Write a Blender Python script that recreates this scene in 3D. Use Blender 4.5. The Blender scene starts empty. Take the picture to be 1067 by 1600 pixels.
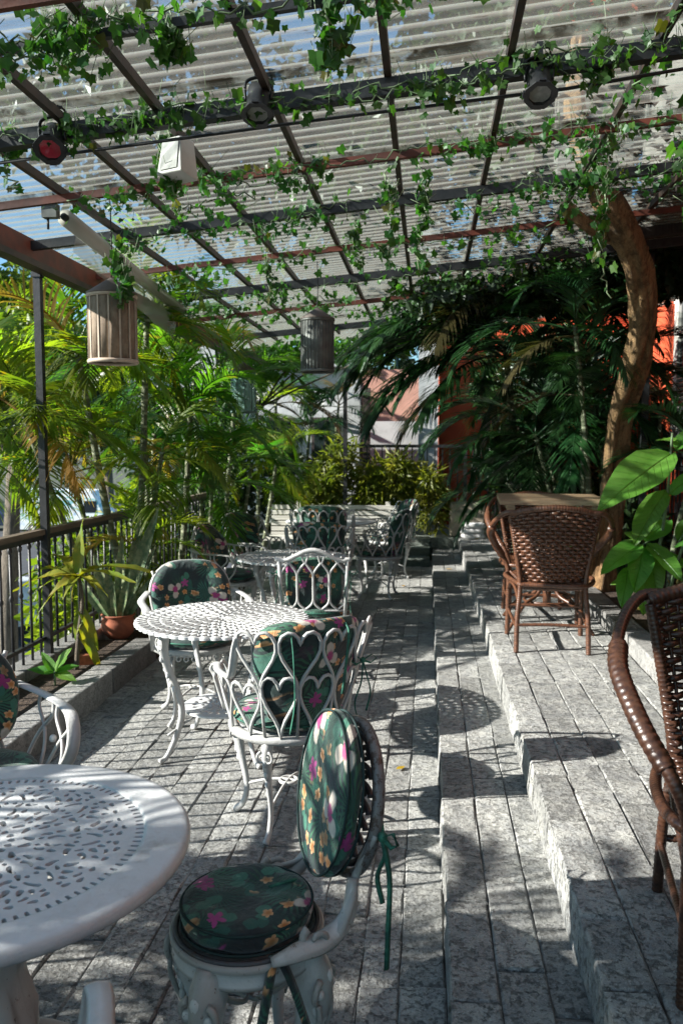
import bpy, math, random
import numpy as np
from mathutils import Vector, Matrix, Euler
R = math.radians
PI = math.pi
rng = random.Random(7)
np.random.seed(5)
scene = bpy.context.scene
C = scene.collection

# ------------------------------------------------------------------ camera, sky, sun, exposure
EYE = 1.52
cd = bpy.data.cameras.new('camera'); cam = bpy.data.objects.new('camera', cd); C.objects.link(cam)
cam.location = (0, 0, EYE)
cam.rotation_euler = (R(90 - 4.82), 0, R(6.0))
cd.sensor_fit = 'VERTICAL'; cd.sensor_height = 36; cd.lens = 28.8
cd.clip_start = 0.05; cd.clip_end = 900
cd.dof.use_dof = True; cd.dof.focus_distance = 2.6; cd.dof.aperture_fstop = 5.6
scene.camera = cam
SUN_EL, SUN_DIR = R(27), Vector((0.958, 0.287, 0)).normalized()       # horizontal travel of the light
w = bpy.data.worlds.new('World'); scene.world = w; w.use_nodes = True
wt = w.node_tree; bg = wt.nodes['Background']
sky = wt.nodes.new('ShaderNodeTexSky'); sky.sky_type = 'NISHITA'; sky.sun_disc = False
sky.sun_elevation = SUN_EL; sky.sun_rotation = math.atan2(-SUN_DIR.x, -SUN_DIR.y)
tn = wt.nodes.new('ShaderNodeMix'); tn.data_type = 'RGBA'; tn.blend_type = 'MULTIPLY'; tn.inputs[0].default_value = 1.0; tn.inputs[7].default_value = (0.78, 1.0, 1.02, 1)
wt.links.new(sky.outputs[0], tn.inputs[6]); wt.links.new(tn.outputs[2], bg.inputs[0]); sky.ozone_density = 3.0; sky.dust_density = 0.3; bg.inputs[1].default_value = 0.07
sd = bpy.data.lights.new('sun', 'SUN'); sun = bpy.data.objects.new('sun', sd); C.objects.link(sun)
sd.energy = 5.0; sd.angle = R(0.5); sd.color = (1.0, 0.965, 0.90)
sun.rotation_euler = Vector((SUN_DIR.x * math.cos(SUN_EL), SUN_DIR.y * math.cos(SUN_EL), -math.sin(SUN_EL))).to_track_quat('-Z', 'Y').to_euler()
scene.view_settings.view_transform = 'Standard'; scene.view_settings.look = 'None'
scene.view_settings.exposure = 1.5; scene.view_settings.gamma = 1.0; scene.view_settings.use_curve_mapping = False
cy = scene.cycles
cy.max_bounces = 8; cy.diffuse_bounces = 1; cy.transparent_max_bounces = 16; cy.use_denoising = True
cy.sample_clamp_indirect = 6.0
try: cy.denoiser = 'OPENIMAGEDENOISE'
except Exception: pass

# ------------------------------------------------------------------ materials
def nodes(name):
    m = bpy.data.materials.new(name); m.use_nodes = True
    t = m.node_tree
    return m, t, t.nodes, t.links, t.nodes['Principled BSDF'], t.nodes['Material Output']
def mth(t, op, a, b=None, clamp=False):
    n = t.nodes.new('ShaderNodeMath'); n.operation = op; n.use_clamp = clamp
    for i, v in enumerate((a, b)):
        if v is None: continue
        if hasattr(v, 'is_linked'): t.links.new(v, n.inputs[i])
        else: n.inputs[i].default_value = v
    return n.outputs[0]
def mixc(t, fac, a, b, mode='MIX'):
    n = t.nodes.new('ShaderNodeMix'); n.data_type = 'RGBA'; n.blend_type = mode
    for s, v in ((n.inputs[0], fac), (n.inputs[6], a), (n.inputs[7], b)):
        if hasattr(v, 'is_linked'): t.links.new(v, s)
        elif isinstance(v, (tuple, list)): s.default_value = (*v[:3], 1)
        else: s.default_value = v
    return n.outputs[2]
def noise(t, vec, scale, detail=4, rough=0.6, dist=0.0):
    n = t.nodes.new('ShaderNodeTexNoise'); n.inputs['Scale'].default_value = scale
    n.inputs['Detail'].default_value = detail; n.inputs['Roughness'].default_value = rough
    n.inputs['Distortion'].default_value = dist
    if vec is not None: t.links.new(vec, n.inputs['Vector'])
    return n.outputs['Fac']
def ramp(t, fac, stops):
    n = t.nodes.new('ShaderNodeValToRGB')
    e = n.color_ramp.elements
    while len(e) < len(stops): e.new(0.5)
    for k, (p, c) in enumerate(stops):
        e[k].position = p; e[k].color = (*c, 1) if len(c) == 3 else c
    t.links.new(fac, n.inputs[0]); return n.outputs[0]
def ss(t, fac, a, b):
    n = t.nodes.new('ShaderNodeMapRange'); n.interpolation_type = 'SMOOTHSTEP'
    t.links.new(fac, n.inputs[0]); n.inputs[1].default_value = a; n.inputs[2].default_value = b
    return n.outputs[0]
def coords(t, kind='Object', scale=None):
    n = t.nodes.new('ShaderNodeTexCoord'); o = n.outputs[kind]
    if scale:
        m = t.nodes.new('ShaderNodeVectorMath'); m.operation = 'MULTIPLY'; t.links.new(o, m.inputs[0]); m.inputs[1].default_value = scale
        o = m.outputs[0]
    return o
def geo_pos(t):
    return t.nodes.new('ShaderNodeNewGeometry').outputs['Position']
def bump(t, h, strength=0.3, dist=0.01):
    b = t.nodes.new('ShaderNodeBump'); b.inputs['Strength'].default_value = strength; b.inputs['Distance'].default_value = dist
    t.links.new(h, b.inputs['Height']); return b.outputs[0]

def M(name, c1, c2=None, scale=8, rough=0.6, bmp=0.0, bscale=60, bdist=0.004, metal=0.0, orand=0.0, world=False, stretch=None, spec=0.5, lo=0.35, hi=0.65, transl=0.0, tcol=None):
    m, t, N, L, bs, out = nodes(name)
    v = geo_pos(t) if world else coords(t)
    if stretch:
        mm = t.nodes.new('ShaderNodeVectorMath'); mm.operation = 'MULTIPLY'; L.new(v, mm.inputs[0]); mm.inputs[1].default_value = stretch; v = mm.outputs[0]
    c2 = c2 or tuple(x * 0.7 for x in c1)
    col = mixc(t, ss(t, noise(t, v, scale), lo, hi), c1, c2)
    if orand:
        oi = N.new('ShaderNodeObjectInfo')
        hsv = N.new('ShaderNodeHueSaturation')
        L.new(col, hsv.inputs['Color'])
        L.new(mth(t, 'ADD', mth(t, 'MULTIPLY', oi.outputs['Random'], 2 * orand), 1 - orand), hsv.inputs['Value'])
        L.new(mth(t, 'ADD', mth(t, 'MULTIPLY', mth(t, 'FRACT', mth(t, 'MULTIPLY', oi.outputs['Random'], 7.31)), orand * 0.10), 0.5 - orand * 0.05), hsv.inputs['Hue'])
        col = hsv.outputs[0]
    L.new(col, bs.inputs['Base Color'])
    bs.inputs['Roughness'].default_value = rough; bs.inputs['Metallic'].default_value = metal
    bs.inputs['Specular IOR Level'].default_value = spec
    if bmp: L.new(bump(t, noise(t, v, bscale, 5), bmp, bdist), bs.inputs['Normal'])
    if transl:
        tr = N.new('ShaderNodeBsdfTranslucent')
        if tcol:
            L.new(mixc(t, 1.0, col, tcol, 'MULTIPLY'), tr.inputs[0])
        else: L.new(col, tr.inputs[0])
        mx = N.new('ShaderNodeMixShader'); mx.inputs[0].default_value = transl
        L.new(bs.outputs[0], mx.inputs[1]); L.new(tr.outputs[0], mx.inputs[2]); L.new(mx.outputs[0], out.inputs['Surface'])
    return m

def stone_mat(name, a, b, rough=0.75, bs_=1.0):
    m, t, N, L, bs, out = nodes(name)
    p = geo_pos(t)
    oi = N.new('ShaderNodeObjectInfo')
    off = N.new('ShaderNodeVectorMath'); off.operation = 'ADD'; L.new(p, off.inputs[0])
    cmb = N.new('ShaderNodeCombineXYZ'); L.new(mth(t, 'MULTIPLY', oi.outputs['Random'], 37.0), cmb.inputs[0]); L.new(cmb.outputs[0], off.inputs[1])
    v = off.outputs[0]
    n1 = noise(t, v, 14, 6, 0.7); n2 = noise(t, v, 75, 4, 0.75); n3 = noise(t, v, 260, 2, 0.6)
    n4 = noise(t, v, 42, 6, 0.82, 0.15)
    col = mixc(t, ss(t, n1, 0.34, 0.66), a, b)
    col = mixc(t, mth(t, 'MULTIPLY', ss(t, n4, 0.53, 0.68), 0.55), col, tuple(x * 0.38 for x in a))
    col = mixc(t, ss(t, n2, 0.53, 0.66), col, tuple(x * 0.30 for x in a))
    col = mixc(t, mth(t, 'MULTIPLY', ss(t, n3, 0.56, 0.70), 0.6), col, tuple(min(1, x * 1.5) for x in a))
    stain = ss(t, noise(t, p, 2.3, 5, 0.65), 0.52, 0.72)
    col = mixc(t, mth(t, 'MULTIPLY', stain, 0.42), col, tuple(x * 0.38 for x in b))
    hsv = N.new('ShaderNodeHueSaturation'); L.new(col, hsv.inputs['Color'])
    L.new(mth(t, 'ADD', mth(t, 'MULTIPLY', oi.outputs['Random'], 0.50), 0.74), hsv.inputs['Value'])
    L.new(hsv.outputs[0], bs.inputs['Base Color'])
    L.new(mth(t, 'ADD', mth(t, 'MULTIPLY', n2, 0.3), rough - 0.2), bs.inputs['Roughness'])
    hgt = mth(t, 'ADD', mth(t, 'ADD', mth(t, 'MULTIPLY', noise(t, v, 22, 6, 0.68), 1.0), mth(t, 'MULTIPLY', n2, 0.35)), mth(t, 'MULTIPLY', ss(t, n4, 0.66, 0.52), 0.5))
    L.new(bump(t, hgt, bs_, 0.018), bs.inputs['Normal'])
    return m

def white_cast(name, chip=0.62, base=(0.63, 0.645, 0.64), dirt=(0.30, 0.29, 0.26)):
    m, t, N, L, bs, out = nodes(name)
    v = coords(t)
    col = mixc(t, ss(t, noise(t, v, 9, 5), 0.45, 0.75), base, tuple(x * 0.84 for x in base))
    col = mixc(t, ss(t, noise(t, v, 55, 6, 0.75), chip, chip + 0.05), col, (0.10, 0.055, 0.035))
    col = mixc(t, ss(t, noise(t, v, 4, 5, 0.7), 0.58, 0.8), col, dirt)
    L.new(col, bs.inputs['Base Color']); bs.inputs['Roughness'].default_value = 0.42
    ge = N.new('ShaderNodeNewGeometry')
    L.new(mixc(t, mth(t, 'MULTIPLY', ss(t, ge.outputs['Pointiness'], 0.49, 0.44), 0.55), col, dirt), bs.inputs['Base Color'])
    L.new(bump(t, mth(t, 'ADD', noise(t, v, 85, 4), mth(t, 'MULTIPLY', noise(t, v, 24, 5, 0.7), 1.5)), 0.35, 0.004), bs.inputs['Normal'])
    return m

def cushion_mat(name, plane, seed=0.0):
    m, t, N, L, bs, out = nodes(name)
    tc = coords(t)
    sep = N.new('ShaderNodeSeparateXYZ'); L.new(tc, sep.inputs[0])
    ax, ex_ = {'xy': ((0, 1), 2), 'xz': ((0, 2), 1)}[plane]
    oi = N.new('ShaderNodeObjectInfo')
    cm = N.new('ShaderNodeCombineXYZ')
    L.new(mth(t, 'ADD', mth(t, 'ADD', sep.outputs[ax[0]], mth(t, 'MULTIPLY', sep.outputs[ex_], 0.9)), mth(t, 'MULTIPLY', oi.outputs['Random'], 11.0)), cm.inputs[0])
    L.new(mth(t, 'ADD', mth(t, 'ADD', sep.outputs[ax[1]], mth(t, 'MULTIPLY', sep.outputs[ex_], 0.35)), seed), cm.inputs[1])
    p = cm.outputs[0]
    def cells(scale, rnd=0.7, shift=0.0):
        s = N.new('ShaderNodeVectorMath'); s.operation = 'MULTIPLY_ADD'; L.new(p, s.inputs[0])
        s.inputs[1].default_value = (scale,) * 3; s.inputs[2].default_value = (shift, shift * 1.7, 0)
        vo = N.new('ShaderNodeTexVoronoi'); vo.voronoi_dimensions = '2D'; vo.inputs['Scale'].default_value = 1.0
        vo.inputs['Randomness'].default_value = rnd; L.new(s.outputs[0], vo.inputs['Vector'])
        d = N.new('ShaderNodeVectorMath'); d.operation = 'SUBTRACT'; L.new(s.outputs[0], d.inputs[0]); L.new(vo.outputs['Position'], d.inputs[1])
        sp = N.new('ShaderNodeSeparateXYZ'); L.new(d.outputs[0], sp.inputs[0])
        ang = mth(t, 'ARCTAN2', sp.outputs[1], sp.outputs[0])
        sc = N.new('ShaderNodeSeparateColor'); L.new(vo.outputs['Color'], sc.inputs[0])
        return vo.outputs['Distance'], mth(t, 'ADD', ang, mth(t, 'MULTIPLY', sc.outputs[0], 6.28)), sc.outputs[1], sc.outputs[2]
    def flower(r, ang, k, size, depth, power=1.0):
        pet = mth(t, 'ADD', mth(t, 'MULTIPLY', mth(t, 'ABSOLUTE', mth(t, 'COSINE', mth(t, 'MULTIPLY', ang, k / 2))), depth), 1 - depth)
        return ss(t, mth(t, 'SUBTRACT', mth(t, 'MULTIPLY', pet, size), r), 0.0, 0.05)
    base = mixc(t, ss(t, noise(t, p, 9, 4), 0.35, 0.7), (0.004, 0.009, 0.011), (0.006, 0.032, 0.028))
    nv = N.new('ShaderNodeTexNoise'); nv.inputs['Scale'].default_value = 26; nv.inputs['Detail'].default_value = 3; L.new(p, nv.inputs['Vector'])
    dv = N.new('ShaderNodeVectorMath'); dv.operation = 'MULTIPLY_ADD'; L.new(nv.outputs['Color'], dv.inputs[0]); dv.inputs[1].default_value = (0.022,) * 3; L.new(p, dv.inputs[2])
    p = dv.outputs[0]
    for sc_, sh, c0, c1 in ((5.0, 0.0, (0.006, 0.045, 0.022), (0.024, 0.115, 0.055)), (6.6, 5.2, (0.007, 0.055, 0.04), (0.035, 0.14, 0.08))):
        r, a, g, b = cells(sc_, 0.9, sh)                           # fan palms
        fan = mth(t, 'MULTIPLY', ss(t, mth(t, 'SINE', mth(t, 'MULTIPLY', a, 24.0)), -0.2, 0.6), ss(t, r, 0.56, 0.30))
        col = base = mixc(t, mth(t, 'MULTIPLY', fan, ss(t, g, 0.32, 0.38)), base, mixc(t, b, c0, c1))
    r, a, g, b = cells(13, 0.9, 3.1)                               # rounded leaves
    col = mixc(t, mth(t, 'MULTIPLY', flower(r, a, 2, 0.42, 0.7), ss(t, g, 0.45, 0.5)), col, mixc(t, b, (0.008, 0.065, 0.05), (0.035, 0.155, 0.10)))
    r, a, g, b = cells(21, 0.8, 7.7)                               # small orange blossoms
    clump = ss(t, noise(t, p, 5.0, 2), 0.50, 0.56)
    col = mixc(t, mth(t, 'MULTIPLY', mth(t, 'MULTIPLY', flower(r, a, 5, 0.36, 0.35), ss(t, g, 0.40, 0.44)), clump), col, mixc(t, ss(t, r, 0.05, 0.35), (0.40, 0.15, 0.03), mixc(t, b, (0.62, 0.32, 0.13), (0.70, 0.44, 0.24))))
    r, a, g, b = cells(10.5, 0.8, 12.3)                            # magenta blossoms
    col = mixc(t, mth(t, 'MULTIPLY', flower(r, a, 5, 0.30, 0.6), ss(t, g, 0.76, 0.80)), col, mixc(t, b, (0.22, 0.012, 0.11), (0.36, 0.05, 0.22)))
    r, a, g, b = cells(6.2, 0.8, 21.9)                             # pale orchids with magenta throats
    orch = mth(t, 'MULTIPLY', flower(r, a, 3, 0.33, 0.82), ss(t, g, 0.56, 0.60))
    col = mixc(t, orch, col, mixc(t, ss(t, mth(t, 'ADD', r, mth(t, 'MULTIPLY', noise(t, p, 60, 2), 0.10)), 0.13, 0.19), (0.34, 0.03, 0.15), mixc(t, noise(t, p, 40, 3), (0.60, 0.55, 0.45), (0.42, 0.36, 0.31))))
    L.new(col, bs.inputs['Base Color']); bs.inputs['Roughness'].default_value = 0.72
    bs.inputs['Sheen Weight'].default_value = 0.25
    L.new(bump(t, mth(t, 'ADD', noise(t, tc, 13, 5, 0.55, 1.2), mth(t, 'MULTIPLY', noise(t, tc, 500, 2), 0.06)), 0.55, 0.020), bs.inputs['Normal'])
    return m

def sheet_mat():
    m, t, N, L, bs, out = nodes('corrugated_plastic')
    v = coords(t)
    sep = N.new('ShaderNodeSeparateXYZ'); L.new(v, sep.inputs[0])
    wave = mth(t, 'SINE', mth(t, 'MULTIPLY', sep.outputs[1], 2 * PI / 0.085))
    st = N.new('ShaderNodeVectorMath'); st.operation = 'MULTIPLY'; L.new(geo_pos(t), st.inputs[0]); st.inputs[1].default_value = (1.2, 9.0, 1.0)
    streak = noise(t, st.outputs[0], 2.4, 7, 0.72)
    fine = noise(t, st.outputs[0], 11, 5, 0.75)
    dirt = mth(t, 'ADD', mth(t, 'MULTIPLY', ss(t, wave, 0.1, 0.9), 0.45), mth(t, 'MULTIPLY', ss(t, streak, 0.42, 0.66), 0.42), True)
    dark = mth(t, 'MULTIPLY', ss(t, fine, 0.55, 0.68), ss(t, streak, 0.44, 0.60))
    seam = mth(t, 'MULTIPLY', mth(t, 'ADD', ss(t, sep.outputs[1], 0.11, 0.02), ss(t, sep.outputs[1], 0.92, 1.01)), ss(t, noise(t, geo_pos(t), 7, 5, 0.7), 0.40, 0.58))
    col = mixc(t, ss(t, streak, 0.4, 0.7), (0.72, 0.69, 0.62), (0.40, 0.35, 0.28))
    dark = mth(t, 'MAXIMUM', dark, seam)
    col = mixc(t, dark, col, (0.06, 0.045, 0.03))
    L.new(col, bs.inputs['Base Color']); bs.inputs['Roughness'].default_value = 0.25
    tl = N.new('ShaderNodeBsdfTranslucent'); L.new(col, tl.inputs[0])
    m1 = N.new('ShaderNodeMixShader'); m1.inputs[0].default_value = 0.5; L.new(bs.outputs[0], m1.inputs[1]); L.new(tl.outputs[0], m1.inputs[2])
    tp = N.new('ShaderNodeBsdfTransparent'); tp.inputs[0].default_value = (0.80, 0.86, 0.84, 1)
    m2 = N.new('ShaderNodeMixShader')
    L.new(mth(t, 'ADD', mth(t, 'MULTIPLY', dirt, 0.62), mth(t, 'MULTIPLY', dark, 0.5), True), m2.inputs[0])
    m2b = mth(t, 'ADD', mth(t, 'MULTIPLY', dirt, 0.62), mth(t, 'ADD', mth(t, 'MULTIPLY', dark, 0.5), 0.19), True)
    L.new(m2b, m2.inputs[0])
    L.new(tp.outputs[0], m2.inputs[1]); L.new(m1.outputs[0], m2.inputs[2]); L.new(m2.outputs[0], out.inputs['Surface'])
    return m
def clear_mat(name, col, opac):
    m, t, N, L, bs, out = nodes(name)
    bs.inputs['Base Color'].default_value = (*col, 1); bs.inputs['Roughness'].default_value = 0.12
    tp = N.new('ShaderNodeBsdfTransparent'); mx = N.new('ShaderNodeMixShader'); mx.inputs[0].default_value = opac
    L.new(tp.outputs[0], mx.inputs[1]); L.new(bs.outputs[0], mx.inputs[2]); L.new(mx.outputs[0], out.inputs['Surface'])
    return m
def bark_mat(name, a, b, sc=(1, 1, 0.16), rings=False):
    m, t, N, L, bs, out = nodes(name)
    v = coords(t, scale=sc)
    n1 = noise(t, v, 26, 7, 0.75, 0.6)
    col = mixc(t, ss(t, n1, 0.38, 0.66), a, b)
    col = mixc(t, mth(t, 'MULTIPLY', ss(t, noise(t, coords(t), 5, 5, 0.7), 0.48, 0.66), 0.6), col, tuple(x * 0.45 for x in b))
    L.new(col, bs.inputs['Base Color']); bs.inputs['Roughness'].default_value = 0.85
    h = n1
    if rings:
        sep = N.new('ShaderNodeSeparateXYZ'); L.new(coords(t), sep.inputs[0])
        rg = ss(t, mth(t, 'SINE', mth(t, 'MULTIPLY', sep.outputs[2], 62.0)), 0.75, 0.98)
        L.new(mixc(t, mth(t, 'MULTIPLY', rg, 0.75), col, tuple(min(1, x * 2.2 + 0.05) for x in a)), bs.inputs['Base Color'])
    L.new(bump(t, mth(t, 'ADD', h, mth(t, 'MULTIPLY', noise(t, coords(t), 22, 6, 0.75), 0.9)), 1.0, 0.03), bs.inputs['Normal'])
    return m
def leaf_mat(name, a, b, transl=0.35, tcol=(1.6, 1.5, 0.6), orand=0.3, scale=3.0, rough=0.42, tip=None, dead=None):
    m, t, N, L, bs, out = nodes(name)
    v = geo_pos(t)
    col = mixc(t, ss(t, noise(t, v, scale, 4), 0.35, 0.65), a, b)
    if tip: col = mixc(t, ss(t, noise(t, v, 7.0, 3), 0.58, 0.70), col, tip)
    oi = N.new('ShaderNodeObjectInfo'); hsv = N.new('ShaderNodeHueSaturation')
    if dead: col = mixc(t, mth(t, 'MULTIPLY', mth(t, 'GREATER_THAN', mth(t, 'FRACT', mth(t, 'MULTIPLY', oi.outputs['Random'], 13.7)), 0.94), 0.8), col, dead)
    L.new(col, hsv.inputs['Color'])
    L.new(mth(t, 'ADD', mth(t, 'MULTIPLY', oi.outputs['Random'], 2 * orand), 1 - orand), hsv.inputs['Value'])
    L.new(mth(t, 'ADD', mth(t, 'MULTIPLY', mth(t, 'FRACT', mth(t, 'MULTIPLY', oi.outputs['Random'], 5.7)), 0.04), 0.475), hsv.inputs['Hue'])
    col = hsv.outputs[0]
    L.new(col, bs.inputs['Base Color']); bs.inputs['Roughness'].default_value = rough
    tr = N.new('ShaderNodeBsdfTranslucent'); L.new(mixc(t, 1.0, col, tcol, 'MULTIPLY'), tr.inputs[0])
    mx = N.new('ShaderNodeMixShader'); mx.inputs[0].default_value = transl
    L.new(bs.outputs[0], mx.inputs[1]); L.new(tr.outputs[0], mx.inputs[2]); L.new(mx.outputs[0], out.inputs['Surface'])
    return m

stone = stone_mat('granite_paver', (0.40, 0.40, 0.37), (0.25, 0.255, 0.25))
kerbst = stone_mat('granite_kerb', (0.27, 0.265, 0.25), (0.19, 0.19, 0.18), bs_=0.7)
mortar = M('joint_grit', (0.02, 0.019, 0.017), (0.22, 0.21, 0.19), 5, 0.95, 0.6, 120)
soil = M('planter_soil', (0.030, 0.020, 0.013), (0.075, 0.05, 0.032), 25, 0.95, 1.0, 45, 0.03)
iron_black = M('black_iron', (0.012, 0.013, 0.015), (0.025, 0.025, 0.027), 20, 0.45, 0.2, 90)
iron_brown = M('brown_black_steel', (0.022, 0.016, 0.013), (0.055, 0.03, 0.02), 12, 0.55, 0.2, 60)
red_oxide = M('red_oxide_steel', (0.16, 0.035, 0.018), (0.085, 0.025, 0.016), 7, 0.6, 0.2, 50)
sheetm = sheet_mat()
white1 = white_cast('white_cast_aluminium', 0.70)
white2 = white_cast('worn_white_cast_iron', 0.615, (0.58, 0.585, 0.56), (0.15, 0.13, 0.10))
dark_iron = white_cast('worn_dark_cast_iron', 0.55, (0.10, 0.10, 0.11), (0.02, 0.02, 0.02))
cush_xy = cushion_mat('floral_seat_fabric', 'xy')
cush_xz = cushion_mat('floral_back_fabric', 'xz', 3.3)
ribbon = M('green_tie_fabric', (0.012, 0.07, 0.05), (0.03, 0.16, 0.10), 40, 0.75)
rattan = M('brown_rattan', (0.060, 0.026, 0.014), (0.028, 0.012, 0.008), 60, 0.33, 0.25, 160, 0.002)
lit_rattan = M('lit_rattan', (0.125, 0.052, 0.026), (0.060, 0.026, 0.015), 60, 0.36, 0.25, 160, 0.002)  # brown rattan with its sunlit tone put into the colour
woodtop = M('weathered_table_board', (0.44, 0.31, 0.19), (0.27, 0.17, 0.10), 9, 0.5, 0.3, 30, 0.003, stretch=(1, 12, 12))
redwood = M('reddish_table_board', (0.26, 0.075, 0.028), (0.14, 0.04, 0.018), 9, 0.4, 0.2, 30, 0.003, stretch=(1, 12, 12))
benchp = M('pale_bench_paint', (0.62, 0.61, 0.55), (0.46, 0.45, 0.40), 9, 0.6, 0.2, 50, stretch=(0.3, 6, 6))
terracotta = M('terracotta', (0.33, 0.095, 0.042), (0.20, 0.06, 0.03), 10, 0.8, 0.3, 60)
red_wall = M('orange_red_render', (0.58, 0.085, 0.025), (0.46, 0.062, 0.02), 3, 0.85, 0.3, 40, world=True)
white_wall = M('white_render', (0.52, 0.535, 0.53), (0.36, 0.38, 0.375), 3, 0.85, 0.2, 40, world=True)
pink_wall = M('pink_render', (0.60, 0.33, 0.25), (0.5, 0.27, 0.2), 3, 0.85, 0.2, 40, world=True)
teal_step = stone_mat('greenish_step_stone', (0.21, 0.245, 0.21), (0.15, 0.18, 0.155))
asphalt = M('asphalt', (0.055, 0.057, 0.062), (0.040, 0.041, 0.045), 2, 0.9, 0.4, 60, world=True)
ground_m = M('ground_earth', (0.07, 0.075, 0.05), (0.05, 0.055, 0.035), 0.4, 0.95, world=True)
darkwood = M('dark_weathered_timber', (0.05, 0.038, 0.032), (0.028, 0.02, 0.018), 10, 0.8, 0.4, 40, stretch=(6, 6, 1))
tan_cloth = M('woven_tan_lantern', (0.36, 0.28, 0.20), (0.26, 0.195, 0.135), 40, 0.8, 0.6, 300, 0.002, stretch=(1, 1, 0.5), transl=0.3)
pale_batten = M('pale_lantern_batten', (0.52, 0.43, 0.33), (0.42, 0.33, 0.25), 20, 0.7)
lantern_cap_m = M('grey_lantern_cap', (0.13, 0.10, 0.085), (0.09, 0.07, 0.06), 12, 0.6)
zinc = M('dull_zinc', (0.16, 0.165, 0.155), (0.10, 0.10, 0.095), 12, 0.5, metal=0.3)
green_glass = clear_mat('pale_green_glass', (0.30, 0.50, 0.44), 0.5)
lens_glass = M('lamp_lens', (0.42, 0.42, 0.38), (0.3, 0.3, 0.28), 30, 0.12)
red_gel = M('red_gel', (0.70, 0.045, 0.08), (0.5, 0.025, 0.05), 14, 0.15)
white_plastic = M('white_plastic', (0.68, 0.67, 0.62), (0.58, 0.57, 0.52), 5, 0.5)
clear_vinyl = clear_mat('clear_vinyl', (0.72, 0.72, 0.68), 0.42)
towel = M('white_towel', (0.78, 0.78, 0.76), (0.70, 0.70, 0.69), 12, 0.95, 0.5, 200)
palm_l = leaf_mat('sunlit_palm_leaf', (0.070, 0.150, 0.016), (0.13, 0.17, 0.02), 0.55, (2.3, 2.4, 0.6), 0.3, 2.2, 0.36, (0.24, 0.19, 0.02), (0.24, 0.15, 0.06))  # sunlit look put into a paler, yellower leaf colour
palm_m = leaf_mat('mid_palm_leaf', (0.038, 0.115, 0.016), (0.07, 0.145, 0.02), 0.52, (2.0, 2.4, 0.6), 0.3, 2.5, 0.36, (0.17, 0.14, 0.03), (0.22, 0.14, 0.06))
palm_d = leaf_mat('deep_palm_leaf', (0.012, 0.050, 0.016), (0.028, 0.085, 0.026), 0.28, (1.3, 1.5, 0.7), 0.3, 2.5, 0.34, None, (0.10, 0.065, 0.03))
ivy_m = leaf_mat('ivy_leaf_green', (0.026, 0.105, 0.020), (0.06, 0.16, 0.034), 0.45, (1.8, 2.0, 0.6), 0.5, 9, 0.42, None, (0.10, 0.075, 0.02))
vine_stem = M('vine_stem', (0.16, 0.24, 0.12), (0.09, 0.12, 0.06), 20, 0.7)
bamboo_m = leaf_mat('bamboo_leaf', (0.13, 0.18, 0.03), (0.20, 0.21, 0.05), 0.48, (2.0, 2.0, 0.6), 0.2, 5)
def add_veins(m):
    t = m.node_tree; sp_ = t.nodes.new('ShaderNodeSeparateXYZ'); t.links.new(coords(t), sp_.inputs[0])
    ax_ = mth(t, 'ABSOLUTE', sp_.outputs[0]); vv = mth(t, 'SINE', mth(t, 'MULTIPLY', mth(t, 'SUBTRACT', sp_.outputs[1], mth(t, 'MULTIPLY', ax_, 0.9)), 75.0))
    hh = mth(t, 'ADD', mth(t, 'MULTIPLY', ss(t, vv, 0.8, 1.0), -0.6), mth(t, 'MULTIPLY', ss(t, ax_, 0.0, 0.016), 1.2))
    t.links.new(bump(t, hh, 0.9, 0.006), t.nodes['Principled BSDF'].inputs['Normal']); return m
big_leaf_m = leaf_mat('broad_leaf', (0.085, 0.25, 0.030), (0.115, 0.29, 0.045), 0.45, (1.5, 1.7, 0.5), 0.18, 14, 0.40)
drac_m = leaf_mat('limp_yellow_leaf', (0.13, 0.21, 0.03), (0.26, 0.25, 0.025), 0.45, (1.5, 1.4, 0.4), 0.2, 9)
snake_m = leaf_mat('snake_plant_leaf', (0.07, 0.14, 0.06), (0.22, 0.26, 0.13), 0.15, (1, 1, 1), 0.2, 26)
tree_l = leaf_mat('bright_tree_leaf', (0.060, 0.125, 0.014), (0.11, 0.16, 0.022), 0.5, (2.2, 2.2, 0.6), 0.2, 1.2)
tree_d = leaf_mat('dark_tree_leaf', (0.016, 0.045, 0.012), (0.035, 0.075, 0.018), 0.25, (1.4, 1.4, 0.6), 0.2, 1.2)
bark_o = bark_mat('orange_brown_bark', (0.42, 0.25, 0.115), (0.15, 0.085, 0.04))
bark_g = bark_mat('grey_bark', (0.17, 0.14, 0.10), (0.08, 0.065, 0.05))
palm_trunk_m = bark_mat('ringed_palm_stem', (0.22, 0.235, 0.15), (0.12, 0.15, 0.075), (1, 1, 1), True)
rachis_m = M('frond_rib', (0.16, 0.19, 0.05), (0.10, 0.13, 0.03), 10, 0.5)
yellow_leaf = leaf_mat('fallen_yellow_leaf', (0.55, 0.38, 0.02), (0.45, 0.28, 0.02), 0.2, (1, 1, 1), 0.2, 40)

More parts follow.
